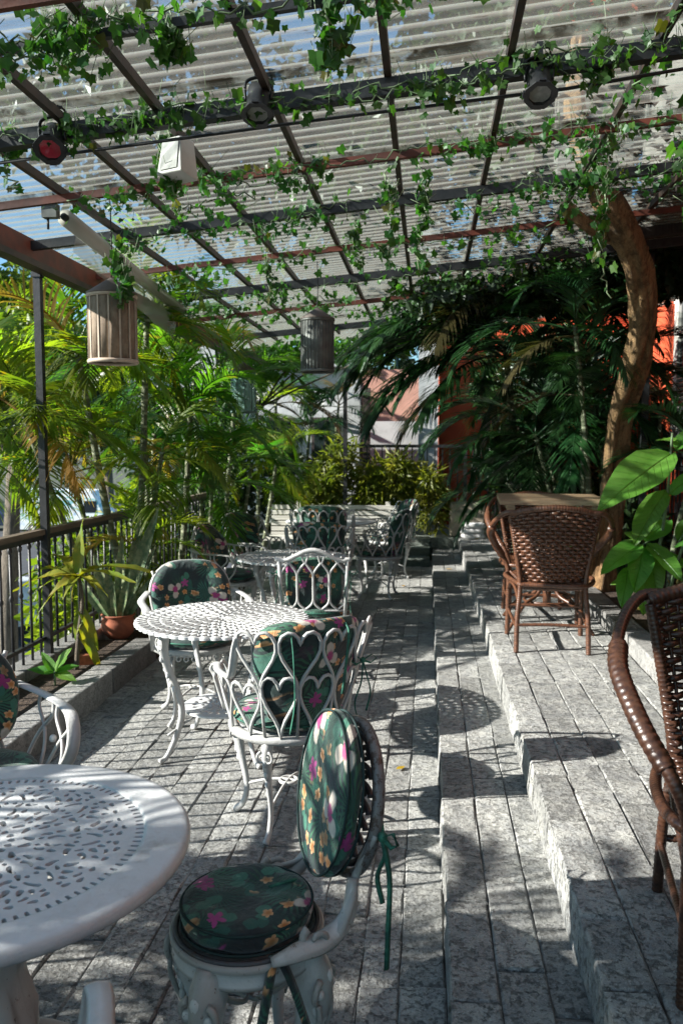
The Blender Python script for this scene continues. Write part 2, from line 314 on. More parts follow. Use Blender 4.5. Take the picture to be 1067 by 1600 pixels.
# ------------------------------------------------------------------ mesh helpers
class MB:
    def __init__(s): s.V = []; s.F = []; s.S = []; s.n = 0
    def add(s, vf, smooth=True, mat=None):
        V, F = vf; V = np.asarray(V, float)
        if mat is not None: V = V @ np.array(mat)[:3, :3].T + np.array(mat)[:3, 3]
        o = s.n; s.V.append(V)
        s.F += [tuple(i + o for i in f) for f in F]; s.S += [smooth] * len(F); s.n += len(V); return s
    def mesh(s, name, mat):
        me = bpy.data.meshes.new(name); me.from_pydata(np.concatenate(s.V).tolist(), [], s.F)
        me.polygons.foreach_set('use_smooth', s.S); me.materials.append(mat); me.update(); return me
    def build(s, name, mat, parent=None, loc=None, rot=None):
        return put(name, s.mesh(name, mat), parent, loc, rot)
def put(name, me, parent=None, loc=None, rot=None, scale=None):
    o = bpy.data.objects.new(name, me); C.objects.link(o)
    if parent: o.parent = parent
    if loc is not None: o.location = loc
    if rot is not None: o.rotation_euler = rot
    if scale is not None: o.scale = scale if isinstance(scale, (tuple, list)) else (scale,) * 3
    return o
def tag(o, label=None, cat=None, group=None, kind=None):
    if label: o['label'] = label
    if cat: o['category'] = cat
    if group: o['group'] = group
    if kind: o['kind'] = kind
    return o
def thing(name, label, cat, loc=(0, 0, 0), rz=0.0, group=None):
    o = bpy.data.objects.new(name, None); C.objects.link(o); o.location = loc; o.rotation_euler = (0, 0, rz); o.empty_display_size = 0.1
    return tag(o, label, cat, group)
def copy_tree(o, loc=None, rz=None, label=None, parent=None, scale=None):
    c = o.copy(); C.objects.link(c)
    if parent: c.parent = parent
    if loc is not None: c.location = loc
    if rz is not None: c.rotation_euler = (0, 0, rz)
    if label: c['label'] = label
    if scale: c.scale = (scale,) * 3
    for ch in list(o.children): copy_tree(ch, parent=c)
    return c
def box(c, s, rz=0.0, rot=None):
    x, y, z = (k / 2 for k in s)
    V = np.array([(a, b, d) for d in (-z, z) for a, b in ((-x, -y), (x, -y), (x, y), (-x, y))])
    m = np.array(Euler(rot if rot else (0, 0, rz)).to_matrix())
    return V @ m.T + np.array(c), [(3, 2, 1, 0), (4, 5, 6, 7), (0, 1, 5, 4), (1, 2, 6, 5), (2, 3, 7, 6), (3, 0, 4, 7)]
def cr(pts, n=8):
    P = np.array(pts, float); P = np.vstack([2 * P[0] - P[1], P, 2 * P[-1] - P[-2]]); out = []
    for i in range(1, len(P) - 2):
        p0, p1, p2, p3 = P[i - 1:i + 3]
        for t in np.linspace(0, 1, n, endpoint=False):
            out.append(0.5 * (2 * p1 + (p2 - p0) * t + (2 * p0 - 5 * p1 + 4 * p2 - p3) * t * t + (3 * p1 - p0 - 3 * p2 + p3) * t ** 3))
    out.append(P[-2]); return np.array(out)
def tube(path, r, n=6, closed=False, flat=1.0, up=None):
    P = np.asarray(path, float); m = len(P); r = np.broadcast_to(np.asarray(r, float), (m,))
    T = (np.roll(P, -1, 0) - np.roll(P, 1, 0)) if closed else np.gradient(P, axis=0)
    T /= np.linalg.norm(T, axis=1)[:, None] + 1e-12
    a = np.array(up, float) if up is not None else (np.array([0, 0, 1.0]) if abs(T[0, 2]) < 0.9 else np.array([1.0, 0, 0]))
    Nn = np.empty((m, 3)); k = a - T[0] * (a @ T[0]); Nn[0] = k / np.linalg.norm(k)
    for i in range(1, m):
        k = (a if up is not None else Nn[i - 1]); k = k - T[i] * (k @ T[i]); l = np.linalg.norm(k)
        Nn[i] = k / l if l > 1e-6 else Nn[i - 1]
    B = np.cross(T, Nn); th = np.linspace(0, 2 * PI, n, endpoint=False)
    V = P[:, None] + r[:, None, None] * (flat * np.sin(th)[None, :, None] * Nn[:, None] + np.cos(th)[None, :, None] * B[:, None])
    F = []
    for i in range(m if closed else m - 1):
        j = (i + 1) % m
        for q in range(n):
            F.append((i * n + q, i * n + (q + 1) % n, j * n + (q + 1) % n, j * n + q))
    if not closed: F += [tuple(range(n))[::-1], tuple((m - 1) * n + q for q in range(n))]
    return V.reshape(-1, 3), F
def lathe(prof, n=32, center=(0, 0, 0), wob=None):
    V = []; F = []; m = len(prof)
    for r, z in prof:
        for k in range(n):
            a = 2 * PI * k / n; rr = r * (1 + (wob(a, z) if wob else 0)); V.append((center[0] + rr * math.cos(a), center[1] + rr * math.sin(a), center[2] + z))
    for i in range(m - 1):
        for k in range(n): F.append((i * n + k, i * n + (k + 1) % n, (i + 1) * n + (k + 1) % n, (i + 1) * n + k))
    return np.array(V), F
def ball(c, r, n=10, m=7):
    r = np.broadcast_to(np.asarray(r, float), (3,))
    V = [(c[0] + r[0] * math.sin(PI * i / m) * math.cos(2 * PI * k / n), c[1] + r[1] * math.sin(PI * i / m) * math.sin(2 * PI * k / n), c[2] + r[2] * math.cos(PI * i / m)) for i in range(m + 1) for k in range(n)]
    return np.array(V), [(i * n + k, (i + 1) * n + k, (i + 1) * n + (k + 1) % n, i * n + (k + 1) % n) for i in range(m) for k in range(n)]
def march(f, half, h):
    """flat sheet (z = 0) where f(x, y) > 0, by marching squares"""
    n = int(2 * half / h) + 1; ax = np.linspace(-half, half, n); X, Y = np.meshgrid(ax, ax, indexing='ij'); D = f(X, Y)
    ins = D > 0; st = (ins[:-1, :-1] * 1 + ins[1:, :-1] * 2 + ins[1:, 1:] * 4 + ins[:-1, 1:] * 8)
    V = []; idx = {}; F = []
    def vtx(i, j):
        k = (i, j)
        if k not in idx: idx[k] = len(V); V.append((ax[i], ax[j], 0))
        return idx[k]
    def edge(i0, j0, i1, j1):
        k = (i0, j0, i1, j1)
        if k not in idx:
            a, b = D[i0, j0], D[i1, j1]; t = min(0.95, max(0.05, a / (a - b)))
            idx[k] = len(V); V.append((ax[i0] + (ax[i1] - ax[i0]) * t, ax[j0] + (ax[j1] - ax[j0]) * t, 0))
        return idx[k]
    for i, j in zip(*np.nonzero(st)):
        s = st[i, j]; cs = ((i, j), (i + 1, j), (i + 1, j + 1), (i, j + 1))
        if s == 15: F.append(tuple(vtx(*c) for c in cs)); continue
        poly = []
        for q in range(4):
            a, b = cs[q], cs[(q + 1) % 4]
            if s >> q & 1: poly.append(vtx(*a))
            if (s >> q & 1) != (s >> ((q + 1) % 4) & 1):
                lo, hi = (a, b) if a < b else (b, a); poly.append(edge(*lo, *hi))
        if len(poly) >= 3: F.append(tuple(poly))
    return np.array(V), F
def capsules(segs):
    """signed distance to a union of capsules (x0,y0,x1,y1,r0,r1), evaluated locally"""
    def f(X, Y, far=0.05):
        D = np.full(X.shape, far); ax = X[:, 0]; ay = Y[0]
        for x0, y0, x1, y1, r0, r1 in segs:
            m = max(r0, r1) + 0.012
            i0, i1 = np.searchsorted(ax, (min(x0, x1) - m, max(x0, x1) + m)); j0, j1 = np.searchsorted(ay, (min(y0, y1) - m, max(y0, y1) + m))
            if i1 <= i0 or j1 <= j0: continue
            x, y = X[i0:i1, j0:j1], Y[i0:i1, j0:j1]; dx, dy = x1 - x0, y1 - y0
            t = np.clip(((x - x0) * dx + (y - y0) * dy) / (dx * dx + dy * dy + 1e-12), 0, 1)
            d = np.hypot(x - x0 - t * dx, y - y0 - t * dy) - (r0 + (r1 - r0) * t)
            D[i0:i1, j0:j1] = np.minimum(D[i0:i1, j0:j1], d)
        return D
    return f
def solid(o, th, off=-1):
    m = o.modifiers.new('thickness', 'SOLIDIFY'); m.thickness = th; m.offset = off; return o
def pad(S, thick, ex=2.6, edge=4.0, n=40, m=12, pleat=0.0, seed=0):
    """a cushion: S(u, w) -> (point, normal) for u, w in -1..1"""
    r_ = np.random.RandomState(seed); ph = r_.rand(4) * 6.28
    V = []; F = []
    for side in (1, -1):
        for i in range(m + 1):
            rho = math.sin(0.5 * PI * i / m)
            for k in range(n):
                a = 2 * PI * k / n; c, s_ = math.cos(a), math.sin(a)
                q = (abs(c) ** ex + abs(s_) ** ex) ** (-1 / ex)
                p, nn = S(rho * q * c, rho * q * s_)
                t = thick * max(0.0, 1 - rho ** edge) ** 0.5
                t *= 1 + 0.13 * math.sin(3 * rho * c * 2 + ph[0]) * math.sin(2.7 * rho * s_ * 2 + ph[1]) + 0.05 * math.sin(a * 7 + ph[2] + 3 * rho) * rho ** 2 + 0.035 * math.sin(a * 13 + ph[3]) * rho ** 4 - 0.16 * math.exp(-(rho / 0.42) ** 2) * (side > 0)
                if pleat and s_ > 0.1: t += pleat * math.sin(a * 34 + ph[2]) * max(0, rho - 0.45) ** 1.2 * (1 - rho ** 12)
                V.append(np.array(p) + np.array(nn) * side * t)
    o2 = (m + 1) * n
    for i in range(m):
        for k in range(n):
            q = (i * n + k, i * n + (k + 1) % n, (i + 1) * n + (k + 1) % n, (i + 1) * n + k)
            F.append(q); F.append(tuple(x + o2 for x in q[::-1]))
    return np.array(V), F
def leaf_cloud(blobs, n, size, r_, droop=0.0, shape=1.9, shell=0.55):
    """n diamond leaves scattered through ellipsoids [(centre, radii)]"""
    W = np.array([np.prod(b[1]) ** 0.67 for b in blobs]); W = W / W.sum()
    pick = r_.choice(len(blobs), n, p=W); c = np.array([b[0] for b in blobs])[pick]; rad = np.array([b[1] for b in blobs])[pick]
    d = r_.normal(size=(n, 3)); d /= np.linalg.norm(d, axis=1)[:, None]
    P = c + d * rad * (r_.rand(n, 1) ** (1 - shell))
    a = r_.normal(size=(n, 3)) + d * 0.6; a[:, 2] -= droop; a /= np.linalg.norm(a, axis=1)[:, None]
    b = np.cross(a, r_.normal(size=(n, 3))); b /= np.linalg.norm(b, axis=1)[:, None]
    s = size * (0.6 + 0.8 * r_.rand(n, 1)); nn = np.cross(a, b)
    V = np.stack([P, P + a * s * 0.45 + b * s * 0.5 / shape + nn * s * 0.08, P + a * s, P + a * s * 0.45 - b * s * 0.5 / shape + nn * s * 0.08], 1).reshape(-1, 3)
    return V, [(4 * i, 4 * i + 1, 4 * i + 2, 4 * i + 3) for i in range(n)]
def cloud_obj(name, vf, mat, parent=None):
    b = MB(); b.V.append(vf[0]); b.F = vf[1]; b.S = [False] * len(vf[1]); b.n = len(vf[0]); return b.build(name, mat, parent)

# ------------------------------------------------------------------ ground, street, terrace
def slab(name, c, s, mat, kind='structure', parent=None):
    o = MB().add(box(c, s), False).build(name, mat, parent)
    if kind: o['kind'] = kind
    return o
slab('ground', (0, 200, -3.4), (900, 900, 0.2), ground_m)
slab('street', (-14, 60, -3.288), (19, 400, 0.02), asphalt)
Y0, Y1 = 0.6, 10.62
floor = slab('terrace_floor', (-0.95, 4.5, -0.0225), (2.04 + 0.10, 12.4, 0.03), mortar)
step = slab('lower_step', (0.235, 4.5, 0.0625), (0.33, 12.4, 0.16), mortar)
deck = slab('upper_deck', (0.785, 4.5, 0.1275), (0.75, 12.4, 0.33), mortar)
stone_vars = {}
def stone_mesh(k, h, lip=False):
    key = (k, h, lip)
    if key in stone_vars: return stone_vars[key]
    r_ = random.Random(100 + k + int(h * 1000)); V = []; F = []
    xs = (-0.5, -0.46, 0.46, 0.5); ys = (-0.5, -0.484, -0.2, 0.18, 0.484, 0.5)
    for j, y in enumerate(ys):
        for i, x in enumerate(xs):
            ed = i in (0, 3) or j in (0, 5)
            V.append((x + r_.uniform(-1, 1) * 0.022, y + r_.uniform(-1, 1) * 0.008, (-0.0026 + r_.uniform(-0.0035, 0.0018)) if ed else r_.uniform(-0.0045, 0.0040)))
    for j in range(5):
        for i in range(3): a = j * 4 + i; F.append((a, a + 1, a + 5, a + 4))
    ringi = [0, 1, 2, 3, 7, 11, 15, 19, 23, 22, 21, 20, 16, 12, 8, 4]; o = len(V)
    levels = ((0.35, 0.02), (0.75, 0.03), (1.0, 0.01)) if lip else ((1.0, 0.0),)
    prev = ringi
    for fr, wob in levels:
        cur = []
        for q in ringi:
            x, y, z = V[q]; side = -1 if x < -0.45 else 0
            cur.append(len(V)); V.append((x + (r_.uniform(-1, 0.6) * wob * 2.2 if side else 0), y, -h * fr))
        for q in range(16): F.append((prev[q], cur[q], cur[(q + 1) % 16], prev[(q + 1) % 16]))
        prev = cur
    b = MB(); b.add((V, F), False); me = b.mesh('paving_stone', stone); stone_vars[key] = me; return me
def pave(parent, x0, x1, ncol, y0, y1, z, h, lip_h=None, seed=0, limit=290):
    r_ = random.Random(seed); items = []
    cuts = [0.0]
    for c in range(ncol): cuts.append(cuts[-1] + r_.uniform(0.85, 1.15))
    cuts = [x0 + (x1 - x0) * q / cuts[-1] for q in cuts]
    for c in range(ncol):
        y = y0 - r_.random() * 0.4
        while y < y1:
            l = r_.uniform(0.20, 0.56); ye = min(y + l, y1)
            if ye - y > 0.1: items.append((y, c, ye))
            y = ye
    items.sort(); far = MB()
    for n, (y, c, ye) in enumerate(items):
        lip = lip_h and c == 0
        hh = lip_h if lip else h; k = r_.randrange(7)
        w = cuts[c + 1] - cuts[c]; xw = w - 0.0035; off = -0.004 * r_.random() if lip else r_.uniform(-1, 1) * 0.001
        loc = ((cuts[c] + cuts[c + 1]) / 2 + off, (y + ye) / 2, z + r_.uniform(-0.0025, 0.002)); sc = (xw, ye - y - 0.004, 1)
        me = stone_mesh(k, hh, bool(lip))
        if n < limit:
            o = put('paving_stone', me, parent, loc, (r_.uniform(-1, 1) * 0.006, r_.uniform(-1, 1) * 0.010, r_.uniform(-1, 1) * 0.004), sc)
        else:
            V = np.array([v.co[:] for v in me.vertices]) * np.array(sc) + np.array(loc)
            far.add((V, [tuple(p.vertices) for p in me.polygons]), False)
    if far.n: far.build('far_paving', stone, parent)['kind'] = 'stuff'
pave(floor, -1.90, 0.062, 15, 1.0, Y1, 0.0, 0.045, None, 1)
pave(step, 0.067, 0.41, 3, 1.0, Y1, 0.15, 0.05, 0.155, 2)
pave(deck, 0.402, 1.165, 6, 1.0, Y1, 0.30, 0.05, 0.155, 3)

# left planter : two kerbs of long stones, soil between
def kerb(name, label, x0, x1, y0, y1, z0, z1, group, ln=0.9, seed=0):
    t = thing(name, label, 'kerb', (0, 0, 0), 0, group); r_ = random.Random(seed); y = y0
    while y < y1 - 0.05:
        ye = min(y1, y + r_.uniform(0.8, 1.2) * ln)
        b = MB(); b.add(box(((x0 + x1) / 2 + r_.uniform(-1, 1) * 0.003, (y + ye) / 2, (z0 + z1) / 2 + r_.uniform(-1, 1) * 0.003), (x1 - x0, ye - y - 0.008, z1 - z0)), False)
        o = b.build('kerb_stone', kerbst, t); bv = o.modifiers.new('edge', 'BEVEL'); bv.width = 0.008; bv.segments = 2
        y = ye
    return t
kerb('planter_kerb', 'grey stone kerb between planter soil and the paved floor', -2.03, -1.885, -0.5, 5.50, -0.2, 0.15, 'planter kerbs', 1.1, 1)
kerb('railing_kerb', 'grey stone kerb under the left iron railing', -2.46, -2.31, -0.5, 8.6, -0.2, 0.20, 'planter kerbs', 1.2, 2)
kerb('deck_kerb', 'grey stone kerb along the right bed beside the rattan chairs', 1.172, 1.315, 0.8, 10.6, 0.2, 0.395, None, 0.75, 3)
slab('planter_soil', (-2.17, 2.5, 0.05), (0.27, 6.0, 0.16), soil)
slab('left_bed_soil', (-2.1, 8.2, -0.02), (0.41, 5.4, 0.10), soil)
slab('right_bed_soil', (2.5, 5.3, 0.24), (2.37, 11.0, 0.24), soil)
slab('terrace_wall', (-2.40, 5.5, -1.75), (0.12, 17, 3.3), kerbst)
slab('rear_platform', (-0.2, 13.5, 0.1), (6.2, 5.6, 0.38), teal_step)
for k in range(3):
    slab('rear_step', (-0.92, 10.66 - 0.24 * (2 - k) - 0.02 + 0.02, 0.0 + 0.095 * k + 0.02), (1.9, 0.24, 0.16), teal_step)

# leaf litter over the far soil and fallen leaves
def fallen(x, y, z, s, k, label):
    r_ = random.Random(k); b = MB()
    V = [(0, 0, 0.004), (0.5, 0.28, 0.016), (1.1, 0, 0.006), (0.5, -0.28, 0.014), (0.75, 0.2, 0.02), (0.75, -0.2, 0.01)]
    b.add((np.array(V) * s, [(0, 1, 4), (0, 4, 2), (0, 2, 5), (0, 5, 3)]), False)
    tag(b.build('fallen_leaf', yellow_leaf, None, (x, y, z), (0, 0, r_.uniform(0, 6.28))), label, 'leaf', 'fallen yellow leaves')
fallen(-0.135, 3.70, 0.008, 0.055, 1, 'yellow fallen leaf lying on the paving right of the round seat chair')
fallen(0.20, 8.9, 0.157, 0.07, 2, 'tiny yellow fallen leaf on the far lower step')
fallen(-0.25, 8.6, 0.007, 0.07, 3, 'tiny yellow fallen leaf on the floor near the far lattice chair')
fallen(0.62, 10.4, 0.308, 0.07, 4, 'tiny yellow fallen leaf at the far end of the deck near the towels')

# ------------------------------------------------------------------ pergola roof
SL = 0.09
def rz_(x): return 2.92 + SL * x
pg = thing('pergola', 'steel pergola roofed with translucent corrugated sheets over the terrace', 'pergola')
RX = [-2.2, -1.785, -1.42, -1.045, -0.61, -0.16, 0.283, 0.82, 1.40]
for x in RX[1:]:
    MB().add(box((x, 3.2, rz_(x) - 0.02), (0.026, 13.0, 0.036)), False).build('rafter', iron_brown, pg)
def purlin(y, s, mat, x0=-2.33, x1=3.0, dz=0.0):
    xm = (x0 + x1) / 2; b = MB(); b.add(box((xm, y, rz_(xm) - 0.04 - s / 2 - dz), ((x1 - x0) / math.cos(math.atan(SL)), s * 0.75, s), 0, (0, -math.atan(SL), 0)), False); b.build('purlin', mat, pg)
for y, s, m_ in ((1.55, 0.04, iron_brown), (2.32, 0.03, red_oxide), (2.55, 0.028, iron_black), (3.17, 0.062, iron_black), (3.93, 0.036, red_oxide), (4.62, 0.05, iron_black), (5.55, 0.034, red_oxide), (6.48, 0.06, iron_black), (7.6, 0.04, red_oxide), (8.9, 0.06, iron_black)):
    purlin(y, s, m_)
b = MB(); b.add(box((-2.30, 4.6, 2.63), (0.05, 9.4, 0.125)), False); b.build('edge_beam', red_oxide, pg)
b = MB(); b.add(box((-2.28, 4.6, 2.545), (0.09, 9.4, 0.035)), False); b.build('edge_beam', iron_brown, pg)
for x, y, z0, z1, s in ((-2.36, 4.85, 0.1, 2.62, 0.043), (-2.36, 9.2, 0.0, 2.62, 0.055), (-2.36, 0.4, 0.1, 2.62, 0.055), (1.74, 6.9, 0.3, 3.02, 0.05), (-1.08, 10.75, 0.29, 2.78, 0.05), (1.78, 0.6, 0.3, 3.02, 0.05)):
    b = MB(); b.add(box((x, y, (z0 + z1) / 2), (s, s, z1 - z0)), False); b.add(box((x, y, z1 - 0.05), (s + 0.012, s + 0.012, 0.10)), False); b.build('post', iron_black, pg)
def sheet_mesh(lx, ly, seed):
    per = 0.085; ny = int(ly / per * 8) + 1; nx = 7; r_ = np.random.RandomState(seed); ys = np.linspace(0, ly, ny); xs = np.linspace(0, lx, nx)
    X, Y = np.meshgrid(xs, ys, indexing='ij')
    Z = 0.011 * np.sin(2 * PI * Y / per) + 0.006 * np.sin(X * 2.3 + seed) * np.sin(Y * 3.1 + seed)
    V = np.stack([X, Y, Z], -1).reshape(-1, 3)
    F = [(i * ny + j, (i + 1) * ny + j, (i + 1) * ny + j + 1, i * ny + j + 1) for i in range(nx - 1) for j in range(ny - 1)]
    b = MB(); b.add((V, F)); return b.mesh('corrugated_sheet', sheetm)
sm = [sheet_mesh(2.75, 1.02, 1), sheet_mesh(2.75, 1.02, 4), sheet_mesh(2.65, 1.02, 9)]
for k in range(-4, 11):  # sheets behind the camera added to cut sky light on the foreground
    y = 0.3 + 0.935 * k
    for q, (x0, me) in enumerate(((-2.44, sm[k % 2]), (0.26, sm[2]))):
        put('corrugated_sheet', me, pg, (x0, y, rz_(x0) + 0.022 + 0.010 * q + rng.uniform(0, 0.004)), (R(0.35), -math.atan(SL), R(rng.uniform(-0.25, 0.25))))

lr = np.random.RandomState(77); V = []; F = []  # roof litter, massed to the rear right to darken the sheets there
while len(F) < 13000:
    x, y = lr.uniform(-0.9, 3.0), lr.uniform(3.6, 10.4)
    if lr.rand() > min(1, max(0.0, (y - 3.4) / 4.5)) * min(1, max(0.0, (x + 0.9) / 2.4)) ** 1.6 * 1.25: continue
    a, l = lr.uniform(0, 6.28), lr.uniform(0.05, 0.13); c, s_ = math.cos(a) * l, math.sin(a) * l; z = rz_(x) + 0.045 + lr.uniform(0, 0.03); o = len(V)
    V += [(x, y, z), (x + c * 0.5 - s_ * 0.28, y + s_ * 0.5 + c * 0.28, z + 0.012), (x + c, y + s_, z), (x + c * 0.5 + s_ * 0.28, y + s_ * 0.5 - c * 0.28, z + 0.010)]; F.append((o, o + 1, o + 2, o + 3))
tag(cloud_obj('darkening_leaf_litter', (np.array(V), F), M('dry_leaf_litter', (0.075, 0.045, 0.024), (0.035, 0.022, 0.014), 6, 0.9, world=True)), kind='stuff')
# opaque roof added to darken the right rear, behind the tree
vr = thing('shade_roof', 'dark opaque boards added to shade the right rear of the pergola', 'roof')
b = MB()
for k in range(7):
    b.add(box((1.6 + 0.28 * k, 7.0, 3.20 + 0.03 * k), (0.275, 3.8, 0.03), 0, (0, R(-6), 0)), False)
b.build('shade_board', darkwood, vr)['kind'] = 'stuff'
for y in (5.2, 6.4, 7.6, 8.8):
    MB().add(box((2.4, y, 3.16), (1.9, 0.06, 0.09), 0, (0, R(-6), 0)), False).build('shade_joist', darkwood, vr)

glass_h = M('near_black_glass', (0.02, 0.03, 0.03), None, 3, 0.1)  # near-black base colour for the white house panes
# ------------------------------------------------------------------ rear and right buildings
rh = thing('red_house', 'orange red house with white framed shuttered window behind the tree', 'house')
def wall_part(c, s, mat, name='wall', par=None): return MB().add(box(c, s), False).build(name, mat, par or rh)
wall_part((3.75, 5.0, 1.9), (1.3, 9.6, 4.6), red_wall)
wall_part((3.75, 6.6, 5.7), (1.28, 12.6, 3.0), M('grey_cream_render', (0.20, 0.19, 0.17), (0.14, 0.135, 0.125), 2, 0.9, world=True), 'upper_wall')
wall_part((2.45, 13.2, 5.9), (1.1, 0.4, 3.4), bpy.data.materials['grey_cream_render'], 'upper_wall'); wall_part((2.45, 13.2, 8.7), (1.1, 0.42, 2.2), red_wall, 'chimney_wall')
wall_part((3.75, 12.1, 1.6), (1.3, 2.8, 4.0), red_wall)
wall_part((3.75, 12.1, 3.9), (1.3, 2.8, 0.6), red_wall)
wall_part((1.75, 12.9, 1.9), (3.18, 0.9, 4.6), red_wall)
wall_part((3.07, 6.9, 0.55), (0.06, 7.0, 0.5), kerbst, 'plinth')
def window(y, zc, w_, h_):
    x = 3.08
    f = MB()
    for dy in (-w_ / 2, 0, w_ / 2): f.add(box((x, y + dy, zc), (0.07, 0.075 if dy == 0 else 0.15, h_)), False)
    for dz in (-h_ / 2, h_ * 0.22, h_ / 2): f.add(box((x, y, zc + dz), (0.074, w_ + 0.08, 0.075)), False)
    for k in range(13):
        a0 = PI * k / 12; f.add(box((x, y + (w_ / 2 + 0.04) * math.cos(a0), zc + h_ / 2 + 0.32 * math.sin(a0)), (0.08, 0.14, 0.10), 0, (a0 - PI / 2 if 0 else 0, 0, 0)), False)
    fr = f.build('window_frame', white_plastic, rh)
    MB().add(box((x + 0.012, y, zc + h_ * 0.12), (0.02, w_, h_ * 0.75)), False).build('pane', M('dark_glass', (0.02, 0.022, 0.025), None, 3, 0.08), fr)
    MB().add(box((x - 0.03, y, zc - h_ / 2 - 0.10), (0.16, w_ + 0.25, 0.12)), False).build('sill', kerbst, fr)
    for s_ in (-1, 1):
        for k in range(11):
            MB().add(box((x - 0.012, y + s_ * w_ / 4, zc - h_ / 2 + 0.07 + k * 0.058), (0.05, w_ / 2 - 0.09, 0.009), 0, (0, R(35), 0)), False).build('shutter_slat', white_plastic, fr)
window(10.15, 2.50, 1.10, 1.60)
window(5.6, 2.55, 1.10, 1.75)
wall_part((3.06, 8.95, 2.3), (0.05, 0.10, 3.2), red_wall, 'pilaster')
wl = thing('wall_lantern', 'black wall lantern on the red house beside the window', 'lamp', (2.92, 8.4, 3.0))
b = MB(); b.add(box((0, 0, 0.0), (0.02, 0.02, 0.30)), False); b.add(lathe([(0.0, 0.21), (0.11, 0.14), (0.09, 0.14), (0.07, -0.12), (0.0, -0.15)], 6), False); b.add(tube([(0.0, 0, 0.2), (0.05, 0, 0.28), (0.16, 0, 0.2)], 0.01)); b.build('lamp_body', iron_black, wl)
aw = thing('awning', 'small red canopy with white beaded edge on the red house', 'awning', (3.1, 8.9, 3.35))
for k in range(14):
    a0, a1 = PI * (k - 7) / 14, PI * (k - 6) / 14; V = []
    for j in range(6):
        e = R(84 - 15 * j)
        for a in (a0, a1): V.append((-0.85 * math.cos(e) * math.cos(a), 1.05 * math.cos(e) * math.sin(a), 0.5 * math.sin(e)))
    g = MB().add((V, [(2 * j, 2 * j + 1, 2 * j + 3, 2 * j + 2) for j in range(5)])).build('canopy_panel', M('red_canvas', (0.34, 0.02, 0.02), (0.26, 0.015, 0.02), 5, 0.8) if k == 0 else bpy.data.materials['red_canvas'], aw)
    solid(g, 0.004)
    am = (a0 + a1) / 2
    MB().add(ball((-0.87 * math.cos(am), 1.07 * math.sin(am), 0.04), 0.045, 8, 6)).build('bead', white_wall, aw)

wh = thing('white_house', 'white rendered house wall behind the rear plants, with dark timber posts', 'house')
wall_part((-1.95, 13.2, 1.35), (1.75, 0.3, 2.7), white_wall, 'wall', wh)
wall_part((-3.9, 13.4, 1.6), (2.1, 0.3, 3.0), white_wall, 'wall', wh)
wall_part((-1.95, 13.1, 2.76), (2.0, 0.5, 0.10), white_wall, 'cornice', wh)
wall_part((-1.95, 13.15, 2.95), (2.0, 0.4, 0.14), kerbst, 'roof_edge', wh)
wall_part((-1.12, 12.6, 1.6), (0.20, 0.2, 2.9), white_wall, 'column', wh)
wall_part((-0.93, 12.5, 1.3), (0.11, 0.11, 2.1), darkwood, 'timber_post', wh)
wall_part((-0.62, 14.6, 1.45), (1.2, 0.2, 0.9), white_wall, 'wall', wh)
for x_ in (-2.35, -1.62):
    f_ = MB().add(box((x_, 13.04, 1.45), (0.46, 0.06, 0.95)), False).build('window_frame', darkwood, wh)
    MB().add(box((x_, 13.0, 1.45), (0.36, 0.04, 0.84)), False).build('pane', glass_h, f_)
    MB().add(box((x_, 12.99, 1.45), (0.03, 0.06, 0.84)), False).build('mullion', darkwood, f_)
MB().add(tube([(-1.0, 12.35, 0.3), (-1.0, 12.35, 2.6)], 0.022, 8)).build('drain_pipe', iron_black, wh)
wc = thing('white_column', 'broad white pillar beside the orange red rear wall', 'column')
wall_part((0.0, 12.35, 2.4), (0.29, 0.3, 4.6), white_wall, 'shaft', wc)
pw = thing('pink_house', 'pale pink house wall with a grey ledge far behind the pillar', 'house')
wall_part((-0.42, 15.2, 2.3), (1.6, 0.3, 1.1), pink_wall, 'wall', pw)
wall_part((-0.42, 15.0, 1.0), (1.6, 0.2, 0.18), kerbst, 'ledge', pw)
wall_part((-0.42, 15.25, 1.72), (1.6, 0.16, 0.07), darkwood, 'beam', pw)

# ------------------------------------------------------------------ railings
rl = thing('iron_railing', 'iron railing with flat wooden handrail along the left street side', 'railing')
MB().add(box((-2.38, 4.0, 0.97), (0.058, 9.2, 0.034)), False).build('handrail', M('worn_handrail', (0.16, 0.125, 0.095), (0.10, 0.078, 0.06), 8, 0.6, 0.2, 40, stretch=(8, 0.6, 8)), rl)
MB().add(box((-2.38, 4.0, 0.935), (0.03, 9.2, 0.03)), False).build('top_bar', iron_black, rl)
MB().add(box((-2.38, 4.0, 0.30), (0.026, 9.2, 0.022)), False).build('bottom_bar', iron_black, rl)
b = MB(); b.add(tube([(0, 0, 0.19), (0, 0, 0.93)], 0.0085, 7))
for z in (0.62, 0.90): b.add(lathe([(0.008, z - 0.02), (0.014, z - 0.006), (0.014, z + 0.006), (0.008, z + 0.02)], 7))
bal = b.mesh('baluster', iron_black)
for k in range(78): put('baluster', bal, rl, (-2.38, -0.5 + 0.115 * k, 0))
rb = thing('rear_railing', 'black iron railing on the raised platform behind the bench', 'railing')
MB().add(box((0.1, 11.75, 1.475), (3.2, 0.05, 0.045)), False).build('handrail', iron_black, rb)
MB().add(box((0.1, 11.75, 0.42), (3.2, 0.03, 0.03)), False).build('bottom_bar', iron_black, rb)
for k in range(29): MB().add(box((-1.4 + 0.107 * k, 11.75, 0.94), (0.016 if k % 9 else 0.05, 0.016 if k % 9 else 0.05, 1.06)), False).build('baluster', iron_black, rb)
rr = thing('ornate_railing', 'black wrought iron fence with a ring frieze beyond the right bed', 'railing')
for z in (1.42, 1.30, 0.48): MB().add(box((2.15, 7.2, z), (0.03, 8.4, 0.03)), False).build('rail_bar', iron_black, rr)
bb = MB().add(box((0, 0, 0.89), (0.016, 0.016, 1.06)), False).mesh('baluster', iron_black)
